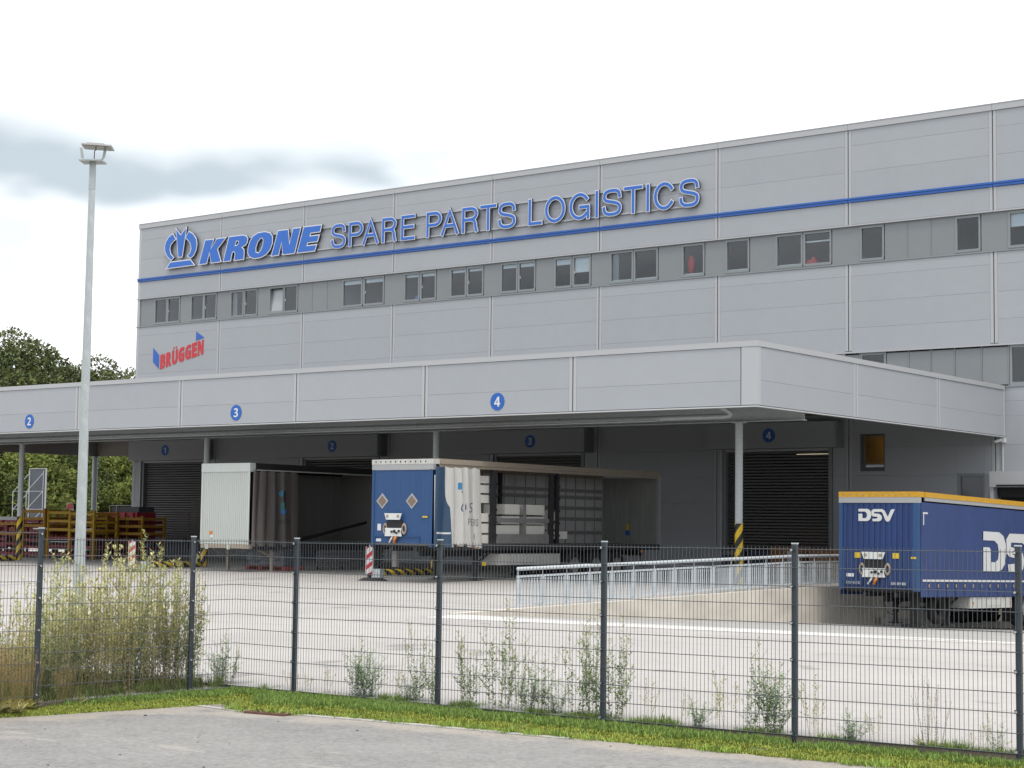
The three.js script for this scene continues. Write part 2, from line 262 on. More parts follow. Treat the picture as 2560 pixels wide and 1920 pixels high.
// grass verge: low bank from the asphalt edge to the fence
const vergeY = (x, z) => { const d = -dAsph(x, z); return d < 0 ? -.2 : -.128 + .075 * sm(0, .55, d) + .012 * (fbm(x * 3 + 100, z * 3 + 100, 4096, 4096, 3, 91) - .5); };
T.verge = tex(1024, 1024, (u, v, c) => {
  const n = fbm(u * 40, v * 40, 40, 40, 4, 101), m = fbm(u * 7, v * 7, 7, 7, 4, 102), g = hsh(Math.floor(u * 1024), Math.floor(v * 1024), 103);
  const dirt = sm(.60, .72, m * .6 + n * .4); const k = .7 + .6 * n + .35 * (g - .5); const R = .110 * k, G = .175 * k, L = .034 * k;
  c[0] = s2(R + (.20 - R) * dirt * .6); c[1] = s2(G + (.16 - G) * dirt * .6); c[2] = s2(L + (.09 - L) * dirt * .6);
});
mat('verge', [1, 1, 1], .95, { map: rep(T.verge, .5, .5) });
struct('grass_verge', [sheet(-19.2, -4, -9, -17.24, 190, 100, vergeY), sheet(-4, 30, -15.5, -17.24, 20, 16, vergeY), sheet(-45, -19.2, 12, -10, 12, 12, () => -.06), sheet(-24.2, -19.2, -10, -17.24, 20, 20, () => -.022)], M.verge);

// flush gutter kerb, sand-filled corner and rusty grate by the fence corner
{
  const k = thing('gutter_kerb', 'pale flush kerb stones at the edge of the asphalt by the fence corner', 'kerb', [-16.6, -.12, -15.85]); k.userData.kind = 'structure'; delete k.userData.category; delete k.userData.label;
  for (const [x0, z0, x1, z1] of [[-17.32, -15.92, -16.82, -15.86], [-16.80, -15.858, -16.30, -15.80], [-15.66, -16.02, -14.72, -16.14], [-14.70, -16.143, -13.72, -16.22], [-13.7, -16.223, -12.72, -16.28], [-12.7, -16.283, -11.72, -16.33]])
    add('kerb_stone', bar([x0, -.125, z0], [x1, -.123, z1], .13, .03), M.kerb, k);
  const s = new THREE.Shape([[-17.28, 16.0], [-16.5, 15.9], [-16.28, 15.86], [-16.32, 16.15], [-16.7, 16.3], [-17.15, 16.34]].map(V2)); const g = new THREE.ShapeGeometry(s); g.rotateX(-Math.PI / 2); g.translate(0, -.108, 0); uvBox(g); struct('sand_patch', g, mat('sand', [.36, .31, .255], .95, { map: rep(T.gritty, 2, 2) }));
  const d = thing('drain_grate', 'rust-brown slotted drain grate set in the asphalt edge near the fence corner', 'drain', [-16.02, -.12, -15.93]);
  mat('rust', [.20, .10, .075], .9, { map: T.gritty });
  const R = .12, cs = Math.cos(R), sn = Math.sin(R), pt = (x, z) => [-16.0 + x * cs + z * sn, -.108, -15.95 - x * sn + z * cs];
  for (const [a, b] of [[[-.30, -.2], [.30, -.2]], [[-.30, .2], [.30, .2]], [[-.30, -.2], [-.30, .2]], [[.30, -.2], [.30, .2]]]) add('rim', bar(pt(...a), pt(...b), .04, .03), M.rust, d);
  for (let i = 0; i < 7; i++) add('bar', bar(pt(-.25 + i * .083, -.18), pt(-.25 + i * .083, .18), .035, .024), M.rust, d);
  add('pit', (() => { const g = B(-16.3, -15.7, -.122, -.116, -16.13, -15.77); return g; })(), M.black, d);
}
{ const q = rng(55), gs = []; for (let i = 0; i < 60; i++) { const x = -17 + q() * 12, z = -16.2 + Math.pow(q(), 1.2) * 6; if (dAsph(x, z) < .05) continue; const r = .004 + .010 * q() * q(); const g = new THREE.IcosahedronGeometry(r, 0); g.scale(1 + q(), .7, 1 + q()); g.rotateY(q() * 6); g.translate(x, -.118 + r * .5, z); gs.push(g); }
  const o = struct('pebbles', gs, mat('pebble', [.10, .095, .09], .9)); o.userData.kind = 'stuff'; tag(o, 'small dark pebbles scattered over the asphalt', 'pebbles'); }

// retaining wall of the ramp
{
  const w = thing('retaining_wall', 'beige concrete retaining wall beside the loading ramp, under the railing', 'wall', [-25.88, .2, -45]);
  const zs = [-31.38, -34.4, -37.4, -41.4, -45.4, -49.4, -53.4, -57.4, -63.05];
  for (let i = 0; i + 1 < zs.length; i++) { const a = zs[i] - .008, b = zs[i + 1] + .008, x0 = -25.98, x1 = -25.74;
    const P = [[a, yardY(a) + .02], [b, yardY(b) + .02], [b, rampY(b) - .15], [a, Math.min(rampY(a) - .15, yardY(a) - .1)]]; const g = ext([P.map(([z, y]) => [-z, y])], 0, x1 - x0); g.rotateY(Math.PI / 2); g.translate(x0, 0, 0); uvBox(g); add('wall_segment', g, M.wall_concrete, w); }
  add('footing_kerb', [bar([-25.35, rampY(-52.6) + .1, -52.6], [-25.35, rampY(-62.6) + .1, -62.6], .35, .26)], M.kerb, w);
}
// galvanised railing on top of it
{
  const r = thing('ramp_railing', 'galvanised railing with upright bars along the top of the ramp wall', 'railing', [-26, .3, -45]);
  const z0 = -34.03, n = 28, top = z => yardY(z) + .02; const post = B(-.03, .03, 0, .77, -.03, .03), foot = cham(.16, .16, .012, .004).clone().rotateX(-Math.PI / 2), stem = rod([0, .77, 0], [0, .9, 0], .011, 6), bal = B(-.009, .009, .12, .70, -.016, .016);
  for (let i = 0; i <= n; i++) { const z = z0 - i; const p = put('post', post, M.rail_paint, r, -26, top(z), z); put('foot_plate', foot, M.rail_paint, p, -26, top(z) + .008, z); put('handrail_stem', stem, M.rail_paint, p, -26, top(z), z); }
  for (let i = 0; i < n; i++) for (let k = 1; k < 9; k++) { const z = z0 - i - k / 9; put('baluster', bal, M.rail_paint, r, -26, top(z), z); }
  const seg = (h, f) => { const o = []; for (const [a, b] of [[z0, -48], [-48, z0 - n]]) o.push(f([-26, top(a) + h, a], [-26, top(b) + h, b])); return o; };
  add('handrail', [...seg(.93, (a, b) => rod(a, b, .045, 14)), new THREE.SphereGeometry(.045, 14, 8).translate(-26, top(z0) + .93, z0)], M.rail_paint, r);
  add('top_rail', seg(.745, (a, b) => bar(a, b, .035, .05)), M.rail_paint, r); add('bottom_rail', seg(.10, (a, b) => bar(a, b, .035, .045)), M.rail_paint, r);
}
// ───────── warehouse ─────────
const ZF = -63.1, XL = -74.38, XR = -13.95, ROOF = 18.42;
const bld = thing('warehouse', 'long light grey panel-clad warehouse with a ribbon of windows and blue company lettering', 'building', [-44, .558, ZF]);
{
  const rp = rng(12), pm = () => [M.panel_a, M.panel_b, M.panel_c][Math.floor(rp() * 3)];
  const J = []; for (let x = -67.95; x < XR + .1; x += 6) J.push(+x.toFixed(2));
  const bays = []; { let a = XL; for (const j of J) { bays.push([a, j]); a = j; } }
  const th = .06;
  const panel = (x0, x1, y0, y1, z = ZF) => put('wall_panel', cham(x1 - x0, y1 - y0 - .003, th, .005), pm(), bld, (x0 + x1) / 2, (y0 + y1) / 2, z - th / 2);
  const strip = cham(.125, 1, .03, .008);
  const doors = [-71.14, -59.14, -47.16, -35.17], DW = 2.51, DT = 5.56, SILL = 1.48;
  const rows = [[17.56, 18.2], [16.5, 17.56], [15.47, 16.5], [14.40, 15.27], [12.34, 12.80], [11.3, 12.34], [10.27, 11.3], [9.34, 10.27]];
  const low = [[8.25, 9.34], [7.18, 8.25], [6.62, 7.18], [5.56, 6.62], [4.46, 5.56], [3.36, 4.46], [2.26, 3.36], [1.48, 2.26], [.55, 1.48]];
  const holes = [[-31.46, -30.42, 4.63, 6.08], [-27.47, -26.37, .55, 4.51]];
  const cutPanel = (x0, x1, y0, y1) => {               // panel minus the small window and door
    for (const [a, b, c, d] of holes) if (a < x1 && b > x0 && c < y1 - .01 && d > y0 + .01) {
      if (a - x0 > .05) cutPanel(x0, a, y0, y1); if (x1 - b > .05) cutPanel(b, x1, y0, y1); if (c - y0 > .05) panel(a, b, y0, c); if (y1 - d > .05) panel(a, b, d, y1); return; }
    panel(x0, x1, y0, y1);
  };
  bays.forEach(([a, b], i) => {
    const x0 = a + (i ? .15 : .16), x1 = b - .15;
    for (const [y0, y1] of rows) panel(x0, x1, y0, y1);
    const door = doors.find(d => d > a && d < b);
    for (const [y0, y1] of low) {
      if (a > -32.5 && y1 > 7.7 && y0 < 9.3) continue;                    // second window ribbon
      const Y1 = (a > -32.5 && y1 === 8.25) ? 7.7 : y1;
      if (door && y0 < DT - .01) { panel(x0, door - DW - .02, y0, y1); panel(door + DW + .02, x1, y0, y1); } else if (a >= -26 && y0 < 4.4) { if (y0 < .6) panel(x0, x1, -.9, y1); else panel(x0, x1, y0, y1); } else cutPanel(x0, x1, y0, Y1);
    }
    if (a > -32.5) { panel(x0, x1, 7.18, 7.7); }
  });
  // joint covers: two light strips with an open groove between them
  const spans = [[14.38, 18.2], [9.36, 12.82], [.56, 9.32]];
  J.forEach(j => { for (const [y0, y1] of spans) for (const s of [-1, 1]) { if (j > -26 && y1 === 9.32 && s > 0) {} const h = (j >= -31.96 && y1 === 9.32) ? 7.7 : y1; const m = put('joint_cover', strip, M.trim, bld, j + s * .0825, (y0 + h) / 2, ZF - .009); m.scale.y = h - y0; } });
  { const m = put('corner_trim', cham(.2, 17.6, .04, .008), M.trim, bld, XL + .06, 9.4, ZF - .012); }
  // parapet coping, blue rail, drip flashings: one per bay
  bays.forEach(([a, b], i) => {
    const x0 = i ? a + .006 : a - .06, x1 = b - .006;
    add('parapet_coping', [B(x0, x1, 18.20, 18.44, ZF - .2, ZF + .045), B(x0, x1, 18.44, 18.47, ZF - .5, ZF + .06)], M.coping, bld);
    add('blue_rail', [B(x0, x1, 15.28, 15.37, ZF - .03, ZF + .05), B(x0, x1, 15.385, 15.455, ZF - .03, ZF + .075), B(x0, x1, 15.365, 15.39, ZF - .03, ZF + .02)], M.blue_rail, bld);
    add('drip_flashing', B(x0, x1, 14.325, 14.385, ZF - .1, ZF + .05), M.coping, bld);
    add('sill_flashing', B(x0, x1, 12.80, 12.845, ZF - .1, ZF + .035), M.frame, bld);
  });
  add('drip_flashing', B(-32.75, XR, 9.27, 9.335, ZF - .1, ZF + .05), M.coping, bld); add('sill_flashing', B(-32.75, XR, 7.70, 7.75, ZF - .1, ZF + .04), M.frame, bld);
  // backing behind the joints
  const zb = ZF - .075, ze = ZF - .28, core = [B(XL + .02, XR, 14.36, 18.3, ze, zb), B(XL + .02, XR, 9.3, 12.82, ze, zb), B(XL + .02, -32.7, 6.62, 9.3, ze, zb), B(-32.7, XR, 6.62, 7.74, ze, zb)];
  let x = XL + .02; for (const d of doors) { core.push(B(x, d - DW, .5, 6.62, ze, zb), B(d - DW, d + DW, DT, 6.62, ze, zb), B(d - DW, d + DW, .3, SILL - .02, ze, zb)); x = d + DW; }
  core.push(B(x, -31.46, .5, 6.62, ze, zb), B(-31.46, -30.42, .5, 4.63, ze, zb), B(-31.46, -30.42, 6.08, 6.62, ze, zb), B(-30.42, -27.47, .5, 6.62, ze, zb), B(-27.47, -26.37, 4.51, 6.62, ze, zb), B(-26.37, XR, -1.6, 6.62, ze, zb));
  add('wall_core', core, M.core, bld);
  add('side_wall', [B(XL, XL + .2, .5, 18.4, -110, ZF - .075), B(XR - .2, XR, -1.6, 18.4, -110, ZF - .3), B(XL, XR, .3, 18.4, -110.2, -110)], M.panel_a, bld);
  add('roof', B(XL, XR, 17.9, 18.1, -110, ZF - .3), M.roofing, bld);
  add('office_interior', [B(XL + .2, XR - .2, 12.60, 12.70, -74, ZF - .3), B(XL + .2, XR - .2, 14.44, 14.54, -74, ZF - .3), B(XL + .2, XR - .2, 12.6, 14.5, -74.1, -74), ...[-70.6, -64.7, -59.6, -56, -50, -44, -40, -36, -32.3, -26].map(X => B(X, X + .1, 12.7, 14.44, -74, ZF - .32))], M.room, bld);
  add('office_interior', [B(-32.6, XR - .2, 7.5, 7.6, -68, ZF - .3), B(-32.6, XR - .2, 9.4, 9.5, -68, ZF - .3), B(-32.6, XR - .2, 7.5, 9.5, -68.1, -68), B(-32.7, -32.6, 7.5, 9.5, -68, ZF - .3)], M.room, bld);
  add('hall_interior', [B(XL + .2, XR - .2, 1.3, 1.46, -109, ZF - .3), B(XL + .2, XR - .2, 6.9, 7.0, -109, ZF - .3), B(XL + .2, XR - .2, 1.4, 7, -85.1, -85), B(-67.9, -67.8, 1.4, 7, -85, ZF - .3), B(-31.7, -31.6, 1.4, 7, -85, ZF - .3)], M.room_dark, bld);

  // window ribbon: sashes as read along the facade; between them infill sheets
  const y0 = 12.845, y1 = 14.325, zg = ZF - .09;
  const sash = [[-73.01, -72.14], [-71.98, -71.13], [-70.15, -69.29], [-69.14, -68.31], [-67.14, -66.30], [-66.12, -65.29], [-64.31, -63.40], [-63.27, -62.44], [-59.24, -58.06], [-57.83, -56.65], [-55.23, -54.41], [-54.21, -53.38], [-52.38, -51.56], [-51.37, -50.54], [-49.39, -48.56], [-48.38, -47.55], [-46.35, -45.54], [-45.34, -44.51], [-43.34, -42.28], [-42.10, -41.01], [-39.65, -38.69], [-37.52, -36.54], [-35.16, -34.08], [-33.89, -32.79], [-31.39, -30.51], [-27.40, -26.55], [-25.31, -24.2], [-24.0, -22.9], [-21.2, -20.2], [-20.0, -19.0]];
  const blinds = { 8: .16, 9: .15, 10: .10, 11: .12, 12: .10, 13: .10, 14: .13, 15: .14, 16: .22, 17: .62, 26: .46, 27: .3 };
  const handles = [1, 3, 5, 7, 9, 11, 13, 15, 17], extra = {};
  const gy0 = 13.0, gy1 = 14.2;
  sash.forEach(([a, b], i) => {
    const w = group('window', bld); const open = i === 6, m = .075, f = [];
    const fr = (x0, x1, Y0, Y1, d0 = -.02, d1 = .01) => f.push(B(x0, x1, Y0, Y1, ZF - .14 + d0, ZF - .045 + d1));
    fr(a - m, a, gy0 - .1, gy1 + .085); fr(b, b + m, gy0 - .1, gy1 + .085); fr(a - m, b + m, gy0 - .1, gy0, -.018, .012); fr(a - m, b + m, gy1, gy1 + .085, -.018, .012);
    add('frame', f, M.frame, w); OFF.set(w, OFF.get(bld));
    if (!open) add('pane', B(a - .01, b + .01, gy0 - .01, gy1 + .01, zg - .006, zg), M.glass, w);
    else { // tilted open inwards at the top
      const W = b - a, tilt = gs => { const g = join(gs); g.rotateX(-.13); g.translate((a + b) / 2, gy0, zg); return g; };
      add('sash_frame', tilt([B(-W / 2, W / 2, 0, .06, -.03, .03), B(-W / 2, W / 2, 1.13, 1.19, -.03, .03), B(-W / 2, -W / 2 + .06, .06, 1.13, -.03, .03), B(W / 2 - .06, W / 2, .06, 1.13, -.03, .03)]), M.frame, w); add('pane', tilt([B(-W / 2 + .05, W / 2 - .05, .05, 1.14, -.004, .004)]), new THREE.MeshStandardMaterial({ color: new THREE.Color().setRGB(.30, .32, .345), roughness: .12 }), w);
    }
    if (blinds[i]) { const h = blinds[i]; add('blind', [B(a, b, gy1 - h, gy1, zg - .05, zg - .03)], M.blind, w); add('blind_rail', B(a, b, gy1 - h - .035, gy1 - h + .005, zg - .055, zg - .025), M.sill_white, w); }
    if (i === 23) add('blind_rail', B(a, b, 13.86, 13.92, zg - .055, zg - .025), M.sill_white, w);
    if ([18, 19, 20, 21, 22].includes(i)) add('inner_sill', B(a, b, gy0, gy0 + .05, zg - .14, zg - .03), M.sill_white, w);
    if (handles.includes(i) && !open) add('handle', [B(a + .01, a + .035, 13.5, 13.62, zg + .004, zg + .03)], M.sill_white, w);
    if (i === 18 || i === 4) add('curtain', B(a, a + .3, gy0, gy1, zg - .12, zg - .08), mat('curtain_grey', [.30, .32, .33], .9), w);
  });
  // small coloured things on the inner window sills
  mat('toy_red', [.55, .02, .03], .6); mat('toy_blue', [.08, .2, .5], .6);
  const sill = (n, l, c, g, m) => { const o = add(n, g, m, scene); tag(o, l, c); o.name = numbered(n); };
  sill('red_bag', 'red bag with white print lying behind a right-hand upper window', 'bag', [B(-33.86, -33.45, 13.0, 13.17, zg - .2, zg - .04), new THREE.SphereGeometry(.1, 8, 6).translate(-33.6, 13.18, zg - .12)], M.toy_red);
  sill('red_jacket', 'red jacket hanging behind a single upper window', 'jacket', (() => { const g = new THREE.SphereGeometry(.2, 10, 8); g.scale(.9, 2.0, .5); g.translate(-39.42, 13.45, zg - .2); return g; })(), M.toy_red);
  sill('blue_box', 'small blue box on the sill of an upper window', 'box', [B(-54.66, -54.48, 13.0, 13.17, zg - .16, zg - .04)], M.toy_blue);
  // infill sheets
  const ed = []; let px = XL + .17; sash.forEach(([a, b], i) => { const L = a - .085, prev = i ? sash[i - 1][1] + .085 : px; if (L - prev > .12) ed.push([prev, L]); }); ed.push([sash.at(-1)[1] + .085, XR]);
  const im = [M.infill_a, M.infill_b];
  ed.forEach(([a, b], k) => { const n = Math.max(1, Math.round((b - a) / (b - a > 1.6 ? .98 : 9))); for (let i = 0; i < n; i++) { const p = a + (b - a) * i / n, q = a + (b - a) * (i + 1) / n; put('infill_panel', cham(q - p - .035, y1 - y0 - .06, .05, .01), im[(i + k) % 2], bld, (p + q) / 2, (y0 + y1) / 2, ZF - .075); put('mullion', cham(.035, y1 - y0 - .01, .03, .006), M.frame, bld, q, (y0 + y1) / 2, ZF - .05); } });
  sash.forEach(([a, b], i) => { const n = sash[i + 1]; if (n && n[0] - b < .4) put('mullion', cham(n[0] - b - .15, y1 - y0 - .2, .05, .006), M.frame, bld, (b + n[0]) / 2, (gy0 + gy1) / 2, ZF - .08); });
  add('ribbon_frame', [B(XL + .15, XR, gy1 + .085, y1, ZF - .16, ZF - .052), B(XL + .15, XR, y0, gy0 - .1, ZF - .16, ZF - .052)], M.frame, bld);
  // lower ribbon at the right
  { const Y0 = 7.75, Y1 = 9.27, wins = [[-31.38, -30.46], [-25.29, -24.1], [-23.9, -22.7]], cells = [[-32.7, -31.5], [-30.37, -29.42], [-29.42, -28.5], [-28.5, -27.54], [-27.54, -26.47], [-26.47, -25.42], [-22.6, -20], [-20, -17], [-17, XR]];
    cells.forEach(([a, b], i) => { put('infill_panel', cham(b - a - .05, Y1 - Y0 - .1, .05, .01), im[i % 2], bld, (a + b) / 2, (Y0 + Y1) / 2, ZF - .075); put('mullion', cham(.04, Y1 - Y0, .03, .006), M.frame, bld, b, (Y0 + Y1) / 2, ZF - .05); });
    for (const [a, b] of wins) { const w = group('window', bld); add('frame', [B(a - .09, a, Y0, Y1, ZF - .15, ZF - .04), B(b, b + .09, Y0, Y1, ZF - .15, ZF - .04), B(a, b, Y0, Y0 + .13, ZF - .15, ZF - .04), B(a, b, Y1 - .1, Y1, ZF - .15, ZF - .04)], M.frame, w); add('pane', B(a - .01, b + .01, Y0 + .12, Y1 - .09, zg - .006, zg), M.glass, w); }
  }
  // small window and door under the canopy
  { const w = group('window', bld, 'single window under the canopy with warm wood colour behind'); const [a, b, c, d] = holes[0];
    add('frame', [B(a, a + .16, c, d, ZF - .16, ZF - .02), B(b - .05, b, c, d, ZF - .16, ZF - .02), B(a + .16, b - .05, c, c + .15, ZF - .16, ZF - .02), B(a + .16, b - .05, d - .07, d, ZF - .16, ZF - .02)], mat('dark_frame', [.10, .105, .11], .5), w);
    add('pane', B(a + .15, b - .04, c + .14, d - .06, zg - .006, zg), M.glass, w); add('inner_sill', B(a + .15, b - .04, c + .15, c + .25, zg - .3, zg - .05), M.sill_white, w);
    add('inner_wall', B(a - .5, b + .9, c - .2, d + .3, ZF - .76, ZF - .7), mat('amber', [.55, .30, .06], .8), w);
    const lamp = local('ceiling_lamp', 'small lit ceiling lamp inside the amber window under the canopy', 'lamp', [-30.05, 5.75, ZF - .45]); add('lamp_bulb', new THREE.SphereGeometry(.04, 12, 8).translate(0, -.06, 0), M.led, lamp); add('lamp_base', rod([0, -.02, 0], [0, .1, 0], .04, 10), M.sill_white, lamp); { const l = new THREE.PointLight(0xffd9a0, .6, 0, 2); l.position.set(0, -.13, 0); l.castShadow = true; lamp.add(l); }
    const dr = group('side_door', bld); const [e, f, g, h] = holes[1];
    add('frame', [B(e, e + .14, g, h, ZF - .14, ZF - .005), B(f - .08, f, g, h, ZF - .14, ZF - .005), B(e + .14, f - .08, h - .1, h, ZF - .14, ZF - .005)], M.frame, dr); add('leaf', B(e + .14, f - .08, g, 2.2, ZF - .12, ZF - .07), M.infill_a, dr); add('pane', B(e + .14, f - .08, 2.2, h - .1, ZF - .1, ZF - .085), new THREE.MeshStandardMaterial({ color: new THREE.Color().setRGB(.07, .075, .09), roughness: .08 }), dr); }
  // rolling doors
  const discG = new THREE.CylinderGeometry(.28, .28, .012, 36).rotateX(Math.PI / 2), slatG = cham(2 * DW - .3, .085, .03, .012);
  doors.forEach((c, i) => {
    const d = group('rolling_door', bld, `rolling door of loading bay ${i + 1}`);
    for (let k = 0, y = SILL + .06; y < DT - .1; k++, y += .125) put('slat', slatG, M.slat, d, c, y, ZF - .16);
    add('guide', [B(c - DW, c - DW + .17, SILL, DT, ZF - .25, ZF + .02)], M.frame, d); add('guide', [B(c + DW - .17, c + DW, SILL, DT, ZF - .25, ZF + .02)], M.frame, d); add('lintel', B(c - DW + .17, c + DW - .17, DT - .09, DT, ZF - .25, ZF + .01), M.trim, d);
    add('guide_edge', [rod([c - DW - .03, SILL, ZF + .06], [c - DW - .03, DT, ZF + .06], .05, 8)], M.galv, d);
    const bx = add('shutter_box', [B(c - 2.92, c + 2.92, DT + .005, 6.60, ZF + .004, ZF + .62)], M.panel_a, d); add('box_end', B(c + 2.925, c + 2.99, DT + .02, 6.58, ZF + .004, ZF + .45), M.frame, d);
    const disc = put('number_disc', discG, M.disc_blue, bld, c, 6.08, ZF + .628, { label: `blue disc with the white number ${i + 1} above the loading bay` }); put('digit', textGeo(String(i + 1), .30, .008), M.digit_white, disc, c, 6.08, ZF + .634);
    add('dock_leveller', [B(c - 1.2, c + 1.2, 1.28, 1.46, ZF + .004, ZF + .25)], M.leveller, d); for (const s of [-1, 1]) add('dock_bumper', B(c + s * 1.5 - .13, c + s * 1.5 + .13, .95, 1.45, ZF + .004, ZF + .14), M.rubber, d);
    add('pit_face', B(c - DW, c + DW, .58, 1.27, ZF - .05, ZF + .003), M.leveller, d);
  });
  // strip lights inside the hall
  const led = (x, y, z, w) => { const o = local('strip_light', 'lit strip light hanging inside the hall behind a rolling door', 'strip light', [x, y, z], 0, 'strip lights in the hall'); add('tube', B(-w / 2, w / 2, -.014, .014, -.014, .014), M.led, o); add('housing', B(-w / 2, w / 2, .022, .06, -.04, .04), M.frame, o); const l = new THREE.PointLight(0xffdfae, .25, 0, 2); l.position.set(0, -.3, .1); l.castShadow = true; o.add(l); };
  led(-35.2, 5.5, -66.6, 1.9); led(-36.2, 5.95, -69.4, 1.6); led(-41.0, 6.1, -70.5, 1.6); led(-61.3, 5.75, -67.0, 2.0);
  // goods standing inside the open-grille doors
  const q = rng(31); for (const [x, w, h, m, n] of [[-72.6, 1.2, 1.5, M.wood, 'wooden crate with rough planks'], [-71.2, 1.3, 2.1, M.wood, 'tall wooden crate'], [-69.8, 1.2, 1.1, M.carton, 'wide brown carton'], [-34.4, 1.3, .9, M.carton, 'short brown carton']]) { const o = add(n.includes('crate') ? 'stored_crate' : 'stored_carton', B(x - w / 2, x + w / 2, 1.46, 1.46 + h, -66.2, -65), m, scene); o.name = numbered(o.name); tag(o, `${n} standing inside the hall behind the rolling door of bay ${x < -60 ? 1 : 4}`, n.includes('crate') ? 'crate' : 'carton'); }
  // dock shelter at the right, above the blue trailer
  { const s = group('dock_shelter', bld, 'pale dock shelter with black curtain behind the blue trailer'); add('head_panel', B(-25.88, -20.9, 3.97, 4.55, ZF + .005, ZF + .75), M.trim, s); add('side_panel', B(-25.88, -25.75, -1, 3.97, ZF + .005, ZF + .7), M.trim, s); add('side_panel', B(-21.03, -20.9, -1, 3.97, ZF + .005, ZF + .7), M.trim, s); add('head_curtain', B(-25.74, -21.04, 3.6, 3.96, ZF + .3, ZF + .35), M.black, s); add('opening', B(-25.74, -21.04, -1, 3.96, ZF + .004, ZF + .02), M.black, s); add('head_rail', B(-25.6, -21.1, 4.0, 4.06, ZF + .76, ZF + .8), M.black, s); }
  // camera on the corner of wall and canopy
  { const c = local('security_camera', 'white bullet security camera under the canopy corner with its cable pipe', 'camera', [-25.62, 5.72, ZF]); add('body', (() => { const g = new THREE.CylinderGeometry(.055, .06, .34, 14); g.rotateX(Math.PI / 2); g.rotateX(.3); g.rotateY(-.5); g.translate(-.12, -.02, .26); return g; })(), M.sill_white, c); add('mount', [B(-.06, .08, -.08, .1, .002, .14)], M.sill_white, c); add('cable_pipe', rod([-.02, -.1, .05], [-.02, -1.15, .05], .022, 8), M.sill_white, c); }
}
